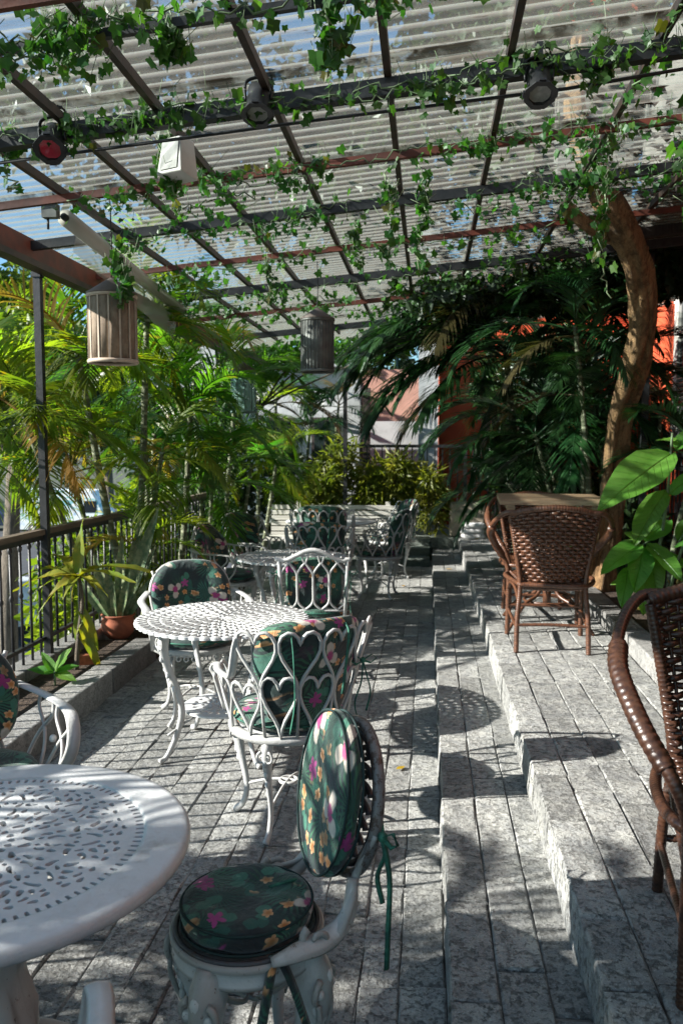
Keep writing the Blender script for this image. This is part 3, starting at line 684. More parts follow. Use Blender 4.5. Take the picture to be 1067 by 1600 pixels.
rgm = MB().add(tube([(0, 0.042 * math.cos(a), 0.042 * math.sin(a)) for a in np.linspace(0, 2 * PI, 14, endpoint=False)], 0.008, 5, True)).mesh('frieze_ring', iron_black)
for k in range(76):
    put('baluster', bb, rr, (2.15, 3.1 + 0.11 * k, 0)); put('frieze_ring', rgm, rr, (2.15, 3.15 + 0.11 * k, 1.36))

# ------------------------------------------------------------------ cast tables
def rot2(p, a): c, s = math.cos(a), math.sin(a); return (p[0] * c - p[1] * s, p[0] * s + p[1] * c)
def scroll_holes(Rmax, seed):
    """pierced arabesque: curled slots repeated in eight mirrored sectors, none touching"""
    r_ = random.Random(seed); segs = []; pts = []
    tries = 0
    while tries < 9000:
        tries += 1
        rr = math.sqrt(r_.uniform(0.012, 1)) * (Rmax - 0.012); a = r_.uniform(0.03, PI / 8 - 0.03) if rr > 0.06 else PI / 16
        L_ = r_.uniform(0.008, 0.034) * (1 if tries < 3000 else 0.45); k = r_.uniform(-60, 60); h = a + r_.choice((0.3, 1.2, 1.8, 2.6)) + r_.uniform(-0.3, 0.3); wd = r_.uniform(0.0050, 0.0086)
        x, y = rr * math.cos(a), rr * math.sin(a); ch = [(x, y)]
        for q in range(5):
            x += L_ / 5 * math.cos(h); y += L_ / 5 * math.sin(h); h += k * L_ / 5; ch.append((x, y))
        ok = True
        for (px, py) in ch:
            an = math.atan2(py, px); rad = math.hypot(px, py)
            if rad > Rmax - 0.006 or an < 0.022 / max(rad, 0.02) * 0.4 or an > PI / 8 - 0.022 / max(rad, 0.02) * 0.4: ok = False; break
            for (qx, qy, qw) in pts:
                if (px - qx) ** 2 + (py - qy) ** 2 < (wd + qw + 0.0030) ** 2: ok = False; break
            if not ok: break
        if not ok: continue
        pts += [(c[0], c[1], wd) for c in ch]
        for m_ in (1, -1):
            for s_ in range(8):
                g = [rot2((c[0], c[1] * m_), s_ * PI / 4) for c in ch]
                for q in range(5):
                    w0 = wd * (1 - 0.45 * q / 5); w1 = wd * (1 - 0.45 * (q + 1) / 5); segs.append((*g[q], *g[q + 1], w0, w1))
    return segs
def leg_tube(prof, ang, n=8, flat=1.0, seg=7):
    p = cr(prof, seg); c, s = math.cos(ang), math.sin(ang)
    P = np.stack([p[:, 0] * c, p[:, 0] * s, p[:, 1]], 1)
    return tube(P, p[:, 2], n, False, flat, up=(-s, c, 0))
def relief_leg(prof, ang, k=1.0, n=10):
    """cabriole leg with a leaf scroll on the knee"""
    b = MB(); b.add(leg_tube(prof, ang, n, 0.8)); c, s = math.cos(ang), math.sin(ang)
    p = cr(prof, 6)
    r0, z0, w0 = prof[1]
    for sd_ in (-1, 1):
        th = np.linspace(0, 2.4 * PI, 22); sp = 0.024 * k * (1 - th / 9.5)
        P = []
        for t_, q in zip(th, sp):
            lat = sd_ * (0.014 * k + q * math.sin(t_) * 0.8); zz = z0 - 0.01 + q * math.cos(t_)
            P.append((r0 * c + w0 * 0.75 * c - lat * s, r0 * s + w0 * 0.75 * s + lat * c, zz))
        b.add(tube(P, np.linspace(0.0055, 0.003, 22) * k, 6))
    for q in range(1, 6):
        f_ = q / 6; i = int(f_ * (len(p) - 1) * 0.5); r_, z_, w_ = p[i]
        b.add(ball((c * (r_ + w_ * 0.72), s * (r_ + w_ * 0.72), z_ - 0.012), (0.009 * k, 0.009 * k, 0.017 * k), 7, 5))
    return b
TZ = 0.66
t1 = thing('garden_table', 'large round white cast table with pierced scroll top in the left foreground', 'table', (-0.94, 1.60, 0), 0.2, 'white cast tables')
b = MB(); b.add(lathe([(0.338, -0.006), (0.338, 0.004), (0.3395, 0.0075), (0.344, 0.0088), (0.35, 0.009), (0.385, 0.0095), (0.418, 0.0090), (0.4265, 0.0082), (0.4325, 0.0055), (0.4362, 0.0005), (0.4370, -0.005), (0.4365, -0.013), (0.434, -0.018), (0.428, -0.021), (0.420, -0.0215), (0.416, -0.014), (0.36, -0.011), (0.338, -0.012), (0.338, -0.006)], 96))
b.build('table_rim', white1, t1, (0, 0, TZ))
slots = []
for k in range(104):
    a = 2 * PI * k / 104; c, s = math.cos(a), math.sin(a); slots.append((0.3215 * c, 0.3215 * s, 0.3325 * c, 0.3325 * s, 0.0038, 0.0046))
hole = capsules(scroll_holes(0.308, 4) + slots)
b = MB(); b.add(march(lambda X, Y: np.minimum(hole(X, Y), 0.3405 - np.hypot(X, Y)), 0.345, 0.0028), False)
solid(b.build('pierced_panel', white1, t1, (0, 0, TZ + 0.004)), 0.009)
b = MB(); b.add(lathe([(0.0, 0.64), (0.11, 0.635), (0.10, 0.60), (0.062, 0.575), (0.05, 0.54), (0.066, 0.50), (0.085, 0.45), (0.075, 0.38), (0.092, 0.30), (0.10, 0.22), (0.085, 0.15), (0.06, 0.12), (0.0, 0.11)], 40, wob=lambda a, z: 0.09 * math.sin(6 * a) * math.cos(z * 21) + 0.05 * math.sin(12 * a + z * 40)))
for k in range(44):
    a, z = k * 2.4, 0.17 + 0.40 * ((k * 0.618) % 1); r_ = 0.075 + 0.018 * math.sin(z * 17)
    b.add(ball((r_ * math.cos(a), r_ * math.sin(a), z), (0.016, 0.016, 0.022), 8, 5))
b.build('pedestal', white2, t1)
for k in range(4):
    b = MB(); b.add(leg_tube([(0.04, 0.19, 0.022), (0.11, 0.185, 0.024), (0.20, 0.12, 0.018), (0.255, 0.05, 0.015), (0.295, 0.012, 0.020), (0.325, 0.011, 0.011)], PI / 4 + k * PI / 2 - 0.13, 9, 1.1)); b.build('leg', white1, t1)
for k in range(4):
    b = MB(); b.add(leg_tube([(0.06, 0.59, 0.014), (0.16, 0.60, 0.010), (0.30, 0.625, 0.008), (0.40, 0.632, 0.008)], PI / 4 + k * PI / 2, 6)); b.build('bracket', white1, t1)

def petal_holes(Rm, r0, dr):
    segs = []; r = r0; j = 0
    while r + dr < Rm - 0.006:
        n = max(8, int(2 * PI * (r + dr * 0.6) / (dr * 0.86)))
        for k in range(n):
            a = 2 * PI * (k + 0.5 * (j % 2)) / n
            ra, rb_ = r + dr * 0.22, r + dr * 0.74; wo = PI * (r + dr * 0.7) / n * 0.66
            segs.append((ra * math.cos(a), ra * math.sin(a), rb_ * math.cos(a), rb_ * math.sin(a), wo * 0.42, wo * 0.98))
        r += dr; j += 1
    return segs
ph = capsules(petal_holes(0.425, 0.02, 0.0565))
petal_top = MB().add(march(lambda X, Y: np.minimum(ph(X, Y), 0.416 + 0.008 * np.abs(np.cos(27 * np.arctan2(Y, X))) - np.hypot(X, Y)), 0.43, 0.0036), False).mesh('petal_top', white1)
ph2 = capsules(petal_holes(0.205, 0.015, 0.046))
petal_shelf = MB().add(march(lambda X, Y: np.minimum(ph2(X, Y), 0.2 - np.hypot(X, Y)), 0.205, 0.004), False).mesh('petal_shelf', white1)
t2 = thing('garden_table', 'round white cast table with petal lattice top beside the heart back armchair', 'table', (-1.0, 3.9, 0), 0.0, 'white cast tables')
solid(put('petal_top', petal_top, t2, (0, 0, TZ)), 0.012)
solid(put('lower_shelf', petal_shelf, t2, (0, 0, 0.225)), 0.009)
# raised petal rims give the top its cast relief
b = MB()
r, j = 0.02, 0
while r + 0.0565 < 0.419:
    n = max(8, int(2 * PI * (r + 0.0339) / 0.0486))
    for k in range(n):
        a = 2 * PI * (k + 0.5 * (j % 2)) / n; P = []
        for t_ in np.linspace(0, 2 * PI, 10, endpoint=False):
            rad = r + 0.0285 + 0.0262 * math.cos(t_); wd = PI * (r + 0.037) / n * 0.86 * math.sin(t_) * (0.74 + 0.36 * math.cos(t_)) / (r + 0.037)
            P.append((rad * math.cos(a + wd), rad * math.sin(a + wd), 0.0015))
        b.add(tube(P, 0.0040, 4, True))
    r += 0.0565; j += 1
relief = b.mesh('petal_relief', white1)
put('petal_relief', relief, t2, (0, 0, TZ))['kind'] = 'stuff'
for k in range(4):
    a = R(223) + k * PI / 2
    relief_leg([(0.285, 0.650, 0.026), (0.315, 0.585, 0.028), (0.300, 0.48, 0.020), (0.245, 0.34, 0.015), (0.225, 0.225, 0.017), (0.255, 0.12, 0.015), (0.305, 0.03, 0.013), (0.345, 0.010, 0.015)], a, 1.1).build('leg', white1, t2)
    b = MB(); b.add(leg_tube([(0.12, 0.632, 0.009), (0.2, 0.625, 0.010), (0.29, 0.618, 0.012)], a, 6)); b.add(leg_tube([(0.30, 0.13, 0.007), (0.16, 0.19, 0.006), (0.0, 0.20, 0.006)], a, 6)); b.build('bracket', white1, t2)
b = MB(); b.add(tube([(0.30 * math.cos(a), 0.30 * math.sin(a), 0.632) for a in np.linspace(0, 2 * PI, 40, endpoint=False)], 0.010, 6, True)); b.build('apron_ring', white1, t2)
t3 = copy_tree(t2, (-1.02, 6.1, 0), 0.5, 'round white petal lattice table behind the arch backed chair')
t4 = thing('garden_table', 'round pale smooth topped table in front of the slatted bench', 'table', (-0.94, 7.98, 0), 0, 'white cast tables')
b = MB(); b.add(lathe([(0, 0.735), (0.40, 0.735), (0.44, 0.742), (0.45, 0.75), (0.44, 0.758), (0, 0.760)], 48)); b.build('table_top', white1, t4)
b = MB(); b.add(lathe([(0.0, 0.735), (0.12, 0.73), (0.06, 0.66), (0.045, 0.5), (0.075, 0.38), (0.05, 0.24), (0.07, 0.14), (0, 0.13)], 24)); b.build('pedestal', white1, t4)
for k in range(3):
    b = MB(); b.add(leg_tube([(0.03, 0.18, 0.02), (0.12, 0.16, 0.02), (0.22, 0.06, 0.015), (0.28, 0.012, 0.018)], 0.5 + k * 2.094, 8)); b.build('leg', white1, t4)

# ------------------------------------------------------------------ cast chairs (local: faces +Y)
LEG = [(0.195, 0.408, 0.026), (0.222, 0.355, 0.027), (0.208, 0.25, 0.017), (0.185, 0.13, 0.0125), (0.200, 0.05, 0.0125), (0.240, 0.010, 0.015)]
leg_me = {}
def chair_legs(t, mat, rs=1.0):
    for k in range(4):
        key = (k, mat.name)
        if key not in leg_me: leg_me[key] = relief_leg(LEG, PI / 4 + k * PI / 2, 1.0).mesh('leg', mat)
        put('leg', leg_me[key], t)
    b = MB()
    for k in range(2):
        a = PI / 4 + k * PI / 2; c, s = math.cos(a), math.sin(a)
        b.add(tube(cr([(-0.185 * c, -0.185 * s, 0.13), (-0.06 * c, -0.06 * s, 0.165), (0.06 * c, 0.06 * s, 0.165), (0.185 * c, 0.185 * s, 0.13)], 6), 0.0065, 6))
    b.add(tube([(0.035 * math.cos(a), 0.035 * math.sin(a), 0.166) for a in np.linspace(0, 2 * PI, 14, endpoint=False)], 0.008, 6, True))
    b.build('stretcher', mat, t)
def seat_ring(t, mat, Rr=0.232, z=0.42):
    b = MB(); b.add(lathe([(Rr - 0.035, z - 0.004), (Rr - 0.02, z + 0.006), (Rr, z + 0.004), (Rr + 0.008, z - 0.006), (Rr + 0.002, z - 0.026), (Rr - 0.012, z - 0.030), (Rr - 0.03, z - 0.018), (Rr - 0.035, z - 0.004)], 48)); b.build('seat_ring', mat, t)
    solid(put('seat_lattice', petal_shelf, t, (0, 0, z - 0.002)), 0.008)
def round_seat_cushion(t, z, r=0.222, th=0.035):
    b = MB(); b.add(pad(lambda u, w: ((u * r, w * r, z + th), (0, 0, 1)), th, 2.0, 7.0, 48, 12, seed=3)); o = b.build('seat_cushion', cush_xy, t)
    b = MB(); b.add(tube([(r * math.cos(a), r * math.sin(a), z + th) for a in np.linspace(0, 2 * PI, 48, endpoint=False)], 0.0045, 5, True)); b.build('piping', ribbon, o)
def surf(phi, v, R0=0.232, flare=0.095, z=0.425):
    r = R0 + flare * (v / 0.42) ** 1.1
    return np.array([r * math.sin(phi), -r * math.cos(phi), z + v])
def topv(phi, hi=0.42, lo=0.215):
    p = abs(phi); t_ = min(1, max(0, (p - R(52)) / R(24))); t_ = t_ * t_ * (3 - 2 * t_); return hi + (lo - hi) * t_
def heart(pc, dw, s0, s1, hi, n=26):
    P = []
    for t_ in np.linspace(0, 2 * PI, n, endpoint=False):
        x = 0.98 * math.sin(t_) ** 3; y = (13 * math.cos(t_) - 5 * math.cos(2 * t_) - 2 * math.cos(3 * t_) - math.cos(4 * t_) + 17) / 29
        y = y ** 0.85
        ph_ = pc + dw * x; P.append(surf(ph_, (s0 + (s1 - s0) * y) * topv(pc, hi)))
    return P
def ribbon_tie(t, p, lens=(0.22, 0.17), seed=0):
    r_ = random.Random(seed); b = MB(); p = np.array(p)
    b.add(ball(p, 0.012, 7, 5))
    for s in (-1, 1):
        b.add(tube([p, p + (s * 0.035, -0.01, 0.022), p + (s * 0.055, -0.012, 0.004), p + (s * 0.03, -0.008, -0.012), p], 0.006, 5, False, 0.35))
        L_ = lens[0 if s < 0 else 1]; b.add(tube(cr([p, p + (s * 0.012, -0.012, -L_ * 0.3), p + (s * 0.02 + r_.uniform(-.02, .02), 0.0, -L_ * 0.65), p + (s * 0.012, -0.006, -L_)], 6), 0.0065, 4, False, 0.3))
    b.build('ribbon_tie', ribbon, t)
def heart_chair(label, loc, face, group, hi=0.42, mat=None, cushion=True):
    mat = mat or white1
    t = thing('cast_armchair', label, 'chair', (*loc, 0), R(face - 90), group)
    seat_ring(t, mat); chair_legs(t, mat)
    dw = R(15.2)
    for tier in (0, 1):
        for k in range(-4, 5):
            if tier == 0:
                pc = k * 2 * dw
                if abs(pc) > R(126): continue
                s1 = 0.58 if abs(pc) < R(62) else 1.0
                P = heart(pc, dw * 0.97, 0.0, s1, hi)
            else:
                pc = (k + 0.5) * 2 * dw
                if abs(pc) > R(52): continue
                P = heart(pc, dw * 0.97, 0.44, 1.0, hi)
            MB().add(tube(P, 0.0072, 6, True)).build('heart_loop', mat, t)
    for s in (-1, 1):                                              # small curls linking tiers and the arm straps
        P = [surf(s * a, topv(s * a, hi) + 0.004) for a in np.linspace(R(58), R(118), 16)]
        e = P[-1]; P = P + [e + np.array((s * 0.006, 0.035, -0.012)), e + np.array((s * 0.004, 0.052, -0.05)), e + np.array((-s * 0.012, 0.040, -0.10)), e + np.array((-s * 0.03, 0.0, -0.19))]
        b = MB(); b.add(tube(cr(P, 3), 0.017, 8, False, 0.42, up=(0, 0, 1))); b.build('arm', mat, t)
    for k in (-1.5, -0.5, 0.5, 1.5):
        pc = k * 2 * dw; MB().add(tube([surf(pc, 0), surf(pc, 0.45 * hi)], 0.006, 6)).build('back_upright', mat, t)
    if cushion:
        round_seat_cushion(t, 0.425)
        def S(u, w_):
            ph_ = u * R(54); v = 0.235 * hi / 0.42 + w_ * 0.215 * hi / 0.42; p = surf(ph_, v); n_ = np.array([-math.sin(ph_), math.cos(ph_), 0.15])
            return p + n_ * 0.040, n_
        b = MB(); b.add(pad(S, 0.036, 3.4, 6.0, 48, 12, seed=5)); b.build('back_cushion', cush_xz, t)
        ribbon_tie(t, surf(R(46), hi * 0.62) * 1.0 + np.array((0.01, -0.02, 0)), (0.26, 0.20), 1)
        b = MB(); p = surf(R(-22), hi * 0.9); b.add(tube(cr([p + (0, -0.01, 0.03), p + (0.004, -0.02, -0.05), surf(R(-20), 0.15) + (0, -0.02, 0), surf(R(-24), 0.02) + (0, -0.02, 0)], 6), 0.006, 4, False, 0.3)); b.build('ribbon_tie', ribbon, t)
        b = MB(); p = surf(R(18), hi * 1.0); b.add(tube(cr([p + (0, 0.01, 0.015), p + (0.0, -0.02, -0.02), p + (-0.02, -0.03, -0.14), p + (-0.03, -0.025, -0.24)], 6), 0.006, 4, False, 0.3)); b.build('ribbon_tie', ribbon, t)
    return t
CG = 'white cast garden chairs with floral cushions'
c1 = heart_chair('white heart lattice armchair, back turned, right of the petal topped table', (-0.545, 3.16), 123, CG)
c10 = copy_tree(c1, (-0.90, 6.86, 0), R(93 - 90), 'white heart back armchair seen from behind just beyond the second lattice table')
c11 = heart_chair('tall heart back armchair just before the pale smooth table', (-0.93, 7.45), 86, CG, 0.50)
c12 = copy_tree(c1, (-0.48, 8.0, 0), R(172 - 90), 'white lattice armchair seen side on right of the pale smooth table')
c13 = copy_tree(c1, (-0.42, 9.25, 0), R(200 - 90), 'white lattice armchair closest to the slatted bench')
c8 = copy_tree(c1, (-1.52, 7.25, 0), R(-25 - 90), 'white armchair with dark floral cushion deep in the left plants')

def strap_arms(t, mat, zt=0.235):
    for s in (-1, 1):
        b = MB(); P = cr([(s * 0.235, -0.20, 0.425 + zt + 0.02), (s * 0.285, -0.05, 0.425 + zt), (s * 0.285, 0.12, 0.425 + zt), (s * 0.272, 0.205, 0.425 + zt - 0.015), (s * 0.262, 0.235, 0.425 + zt - 0.075), (s * 0.25, 0.215, 0.52), (s * 0.235, 0.12, 0.425)], 6)
        b.add(tube(P, 0.021, 8, False, 0.28, up=(0, 0.05, 1) if 0 else None)); b.build('arm', mat, t)
        for y0_, y1_ in ((-0.12, 0.02), (0.02, -0.10), (0.05, 0.17), (0.17, 0.06)):
            b = MB(); x0, x1 = s * 0.225, s * 0.283
            b.add(tube(cr([(x0, y0_ * 0.9, 0.425), (x0 + s * 0.03, (y0_ * 0.8 + y1_ * 0.2), 0.50), (x1 - s * 0.012, (y0_ + y1_) / 2, 0.555), (x1 - s * 0.006, y1_, 0.61), (x1, y1_, 0.425 + zt)], 5), 0.0065, 6)); b.build('arm_lattice', mat, t)
        b = MB(); b.add(ball((s * 0.262, 0.06, 0.545), 0.013, 8, 6)); b.build('arm_boss', mat, t)
def flat_back(u, w_, W=0.225, z0=0.47, H=0.40, curve=0.35, lean=0.14):
    x = u * W; z = z0 + (w_ + 1) / 2 * H; y = -0.205 - lean * (z - 0.42) + curve * u * u * 0.14
    n_ = np.array([-0.25 * u, 1, lean]); return np.array([x, y, z]), n_ / np.linalg.norm(n_)
def cushion_chair(label, loc, face, style, group=CG, mat=None):
    mat = mat or white1
    t = thing('cast_armchair', label, 'chair', (*loc, 0), R(face - 90), group)
    seat_ring(t, mat); chair_legs(t, mat); strap_arms(t, mat)
    W, H, z0 = {'shell': (0.255, 0.375, 0.47), 'camel': (0.225, 0.41, 0.46)}[style]
    def top(u): return {'shell': 1 - 0.24 * abs(u) ** 3.5, 'camel': 0.86 + 0.14 * math.cos(u * PI * 0.95)}[style]
    def S(u, w_):
        p, n_ = flat_back(u, -1 + (w_ + 1) * top(u), W * (0.80 + 0.2 * (w_ + 1) / 2 if style == 'shell' else 1), z0, H); return p + n_ * 0.055, n_
    b = MB(); b.add(pad(S, 0.038, 3.2 if style == 'shell' else 4.5, 7.0, 72, 12, pleat=0.006 if style == 'shell' else 0, seed=8)); bc = b.build('back_cushion', cush_xz, t)
    P = []
    for a in np.linspace(-0.55, PI + 0.55, 34):
        c, s = math.cos(a), math.sin(a); q = (abs(c) ** 3.4 + abs(s) ** 3.4) ** (-1 / 3.4); p, n_ = S(q * c * 0.95, q * s * 0.95); P.append(p - n_ * 0.050)
    b = MB(); b.add(tube(P, 0.011, 7)); b.build('back_rail', mat, t)
    for u in (-0.75, -0.25, 0.25, 0.75):
        b = MB(); b.add(tube(cr([flat_back(u, -1.2, W, z0, H)[0] + (0, 0, -0.03), flat_back(u * 0.8, -0.3, W, z0, H)[0], flat_back(u * 1.1, 2 * top(u) - 1.1, W, z0, H)[0]], 6), 0.008, 6)); b.build('back_bar', mat, t)
    round_seat_cushion(t, 0.425)
    b = MB()
    for k in range(9):
        a = R(50 + 10 * k); b.add(tube([(0.236 * math.cos(a) + 0.012 * math.cos(q), 0.236 * math.sin(a), 0.385 + 0.014 * math.sin(q)) for q in np.linspace(0, 2 * PI, 9, endpoint=False)], 0.004, 5, True))
    b.build('apron_scrolls', mat, t)
    return t
c3 = cushion_chair('armchair with wide shell shaped floral back cushion, left behind the petal topped table', (-1.27, 4.36), -66, 'shell')
c4 = cushion_chair('armchair with floral cushion at the left edge behind the pierced scroll table', (-1.45, 2.38), -44, 'shell')
c5 = cushion_chair('chair showing only its white arm tip at the bottom edge', (-0.72, 0.93), 108, 'camel')
c7 = cushion_chair('armchair with dark camel backed floral cushion beside the second lattice table', (-1.60, 6.42), -18, 'camel')

# arch backed chair
c2 = thing('cast_chair', 'white chair with arched back of pointed ogee loops beyond the petal topped table', 'chair', (-0.715, 5.20, 0), R(4), CG)
seat_ring(c2, white1); chair_legs(c2, white1)
def FB(x, z): return np.array([x, -0.19 - 0.13 * (z - 0.42) + 0.5 * x * x, z])
b = MB(); b.add(tube([FB(x, 0.80 + 0.075 * math.cos(x / 0.215 * PI * 0.5) ** 2 - (0.012 if abs(x) < 0.2 else 0.0)) for x in np.linspace(-0.235, 0.235, 30)], 0.0145, 8)); b.build('arched_top_rail', white1, c2)
for s in (-1, 1):
    b = MB(); b.add(tube([FB(s * 0.19, 0.41), FB(s * 0.205, 0.6), FB(s * 0.212, 0.80)], 0.013, 8)); b.build('back_post', white1, c2)
b = MB(); b.add(tube([FB(x, 0.475) for x in np.linspace(-0.2, 0.2, 9)], 0.009, 7)); b.build('bottom_rail', white1, c2)
for k in range(4):
    xc = -0.15 + 0.1 * k; h_ = 0.05; P = cr([FB(xc, 0.482), FB(xc - h_ * 0.75, 0.515), FB(xc - h_, 0.56), FB(xc - h_, 0.68), FB(xc - h_ * 0.85, 0.725), FB(xc, 0.782)], 5)
    P2 = cr([FB(xc, 0.782), FB(xc + h_ * 0.85, 0.725), FB(xc + h_, 0.68), FB(xc + h_, 0.56), FB(xc + h_ * 0.75, 0.515), FB(xc, 0.482)], 5)
    b = MB(); b.add(tube(np.vstack([P[:-1], P2[:-1]]), 0.0078, 6, True))
    for s in (-1, 1): b.add(tube(cr([FB(xc, 0.775), FB(xc + s * 0.012, 0.80), FB(xc + s * 0.028, 0.815 + 0.06 * math.cos((xc + s * 0.028) / 0.215 * PI * 0.5) ** 2)], 5), 0.0068, 6))
    b.build('ogee_loop', white1, c2)
def S2(u, w_): p = FB(u * 0.185, 0.64 + w_ * 0.165); n_ = np.array([-0.2 * u, 1, 0.13]); return p + n_ * 0.05, n_
b = MB(); b.add(pad(S2, 0.036, 5, 7, 48, 12, seed=9)); b.build('back_cushion', cush_xz, c2)
round_seat_cushion(c2, 0.425)
for s in (-1, 1): ribbon_tie(c2, FB(s * 0.222, 0.72), (0.2, 0.26), 3 + s)

worn_mid = white_cast('half_stripped_cast_iron', 0.50, (0.30, 0.29, 0.28), (0.05, 0.045, 0.04))
# round seat chair in the foreground : worn cast iron
c6 = thing('medallion_chair', 'worn white cast iron chair with round seat and oval medallion back in the foreground', 'chair', (-0.405, 1.775, 0), R(206 - 90))
b = MB(); b.add(lathe([(0.0, 0.405), (0.150, 0.405), (0.163, 0.418), (0.172, 0.420), (0.177, 0.413), (0.176, 0.404), (0.170, 0.398), (0.1685, 0.392), (0.169, 0.375), (0.172, 0.368), (0.166, 0.360), (0.155, 0.357), (0.148, 0.36), (0.15, 0.39), (0.0, 0.395)], 64, wob=lambda a, z: 0.012 * math.sin(a * 16) if z < 0.36 else 0)); b.build('seat_frame', white2, c6)
b = MB(); b.add(tube([(0.163 * math.cos(a), 0.163 * math.sin(a), 0.421) for a in np.linspace(0, 2 * PI, 64, endpoint=False)], 0.0065, 6, True)); b.build('seat_edge', dark_iron, c6)
SC = lambda u, w_: ((u * 0.152, w_ * 0.152, 0.458), (0, 0, 1))
b = MB(); b.add(pad(SC, 0.034, 2.0, 9.0, 64, 16, seed=11)); sc_ = b.build('seat_cushion', cush_xy, c6)
b = MB()
for z_ in (0.431, 0.474): b.add(tube([(0.1505 * math.cos(a), 0.1505 * math.sin(a), z_ ) for a in np.linspace(0, 2 * PI, 64, endpoint=False)], 0.0034, 5, True))
b.build('piping', M('dark_piping', (0.008, 0.03, 0.028), None, 20, 0.8), sc_)
b = MB(); b.add(tube(cr([(0.02, -0.135, 0.485), (0.0, -0.10, 0.497), (-0.01, -0.05, 0.497)], 5), 0.007, 5, False, 0.4)); b.build('cushion_tab', ribbon, sc_)
for k in range(4):
    a = PI / 4 + k * PI / 2
    prof = [(0.138, 0.392, 0.050), (0.160, 0.335, 0.058), (0.166, 0.270, 0.044), (0.150, 0.20, 0.027), (0.138, 0.12, 0.019), (0.152, 0.05, 0.016), (0.196, 0.012, 0.020)]
    b = MB(); b.add(leg_tube(prof, a, 14, 0.62)); c, s = math.cos(a), math.sin(a)
    def LP(lat, r, z): return (r * c - lat * s, r * s + lat * c, z)
    for sd_ in (-1, 1):                                            # volutes and acanthus ribs on the knee
        b.add(tube([LP(sd_ * (0.026 + 0.021 * (1 - q / 9) * math.sin(q)), 0.196 + 0.004 * math.cos(q), 0.315 + 0.030 * (1 - q / 9) * math.cos(q)) for q in np.linspace(0, 7.5, 30)], np.linspace(0.0085, 0.004, 30), 7))
        b.add(tube(cr([LP(sd_ * 0.03, 0.198, 0.29), LP(sd_ * 0.026, 0.200, 0.25), LP(sd_ * 0.014, 0.188, 0.20), LP(sd_ * 0.004, 0.166, 0.14)], 6), 0.0065, 6))
        b.add(ball(LP(sd_ * 0.027, 0.200, 0.315), (0.011, 0.011, 0.012), 8, 6))
    for q in range(5): b.add(ball(LP(0, 0.205 - 0.005 * q, 0.345 - 0.032 * q), (0.014, 0.014, 0.021), 9, 6))
    for q in range(7):
        for sd_ in (-1, 1): b.add(ball(LP(sd_ * (0.012 + 0.003 * q % 0.012), 0.197 - 0.004 * q, 0.335 - 0.022 * q), (0.009, 0.009, 0.014), 7, 5))
    b.build('leg', white2, c6)
    b = MB(); b.add(leg_tube([(0.13, 0.385, 0.012), (0.10, 0.30, 0.007), (0.03, 0.24, 0.006), (0, 0.235, 0.006)], a, 6)); b.build('brace', white2, c6)
BL = 0.17
def OB(u, w_, off=0.0): z = 0.70 + w_ * 0.188; return np.array([u * 0.165, -0.158 - BL * (z - 0.46) - off, z])
nB = np.array([0, 1, BL]); nB /= np.linalg.norm(nB)
b = MB(); b.add(pad(lambda u, w_: (OB(u * 0.98, w_), nB), 0.026, 2.15, 9.0, 64, 14, seed=13)); bc_ = b.build('back_cushion', cush_xz, c6)
b = MB()
for off in (-0.018, 0.018): b.add(tube([OB(0.98 * math.cos(a), 0.99 * math.sin(a)) + nB * off for a in np.linspace(0, 2 * PI, 64, endpoint=False)], 0.0034, 5, True))
b.build('piping', bpy.data.materials['dark_piping'], bc_)
b = MB(); b.add(tube([OB(math.cos(a) * 0.97, math.sin(a) * 0.92 - 0.10, 0.060) for a in np.linspace(0, 2 * PI, 64, endpoint=False)], 0.0145, 8, True, 0.8)); b.build('back_frame', worn_mid, c6)
b = MB(); b.add(tube([OB(math.cos(a) * 0.85, math.sin(a) * 0.80 - 0.10, 0.060) for a in np.linspace(0, 2 * PI, 64, endpoint=False)], 0.008, 6, True)); b.build('inner_frame', dark_iron, c6)
b = MB()
for row in range(-3, 4):
    for sd_ in (-1, 1):
        b.add(tube([OB(sd_ * (0.38 + 0.30 * (1 - q / 10) * math.cos(q)) * math.sqrt(max(0.05, 1 - (row / 4.2) ** 2)), row * 0.20 - 0.10 + 0.10 * (1 - q / 10) * math.sin(q), 0.060) for q in np.linspace(0, 7.5, 26)], np.linspace(0.0075, 0.004, 26), 6))
b.add(tube([OB(0, w_, 0.060) for w_ in np.linspace(-0.95, 0.7, 12)], 0.010, 6))
b.build('back_scrolls', dark_iron, c6)
for s in (-1, 1):
    b = MB(); b.add(tube(cr([(s * 0.125, -0.10, 0.405), (s * 0.150, -0.155, 0.43), (s * 0.135, -0.20, 0.49), (s * 0.110, -0.225, 0.54), (s * 0.135, -0.235, 0.60), (s * 0.165, -0.250, 0.66)], 7), np.interp(np.linspace(0, 1, 36), [0, 0.25, 0.6, 1], [0.03, 0.025, 0.015, 0.012]), 9, False, 0.6)); b.build('back_bracket', white2, c6)
    b = MB(); P = [(s * (0.160 + 0.002 * q), -0.115 + 0.034 * (1 - q / 9.5) * math.sin(q + 0.6), 0.452 + 0.024 * (1 - q / 9.5) * math.cos(q + 0.6)) for q in np.linspace(0, 7.2, 34)]
    b.add(tube(P, np.linspace(0.010, 0.006, 34), 8)); b.add(tube(cr([(s * 0.120, -0.215, 0.545), (s * 0.142, -0.195, 0.475), (s * 0.165, -0.14, 0.445), (s * 0.182, -0.06, 0.438), (s * 0.176, -0.01, 0.425)], 6), np.interp(np.linspace(0, 1, 25), [0, 0.6, 1], [0.013, 0.026, 0.012]), 9, False, 0.35, up=(s * 0.5, 0, 0.8))); b.build('hip_scroll', white2, c6)
ribbon_tie(c6, OB(-1.08, -0.22, 0.07), (0.30, 0.16), 21)
ribbon_tie(c6, OB(1.08, -0.22, 0.07), (0.16, 0.18), 22)
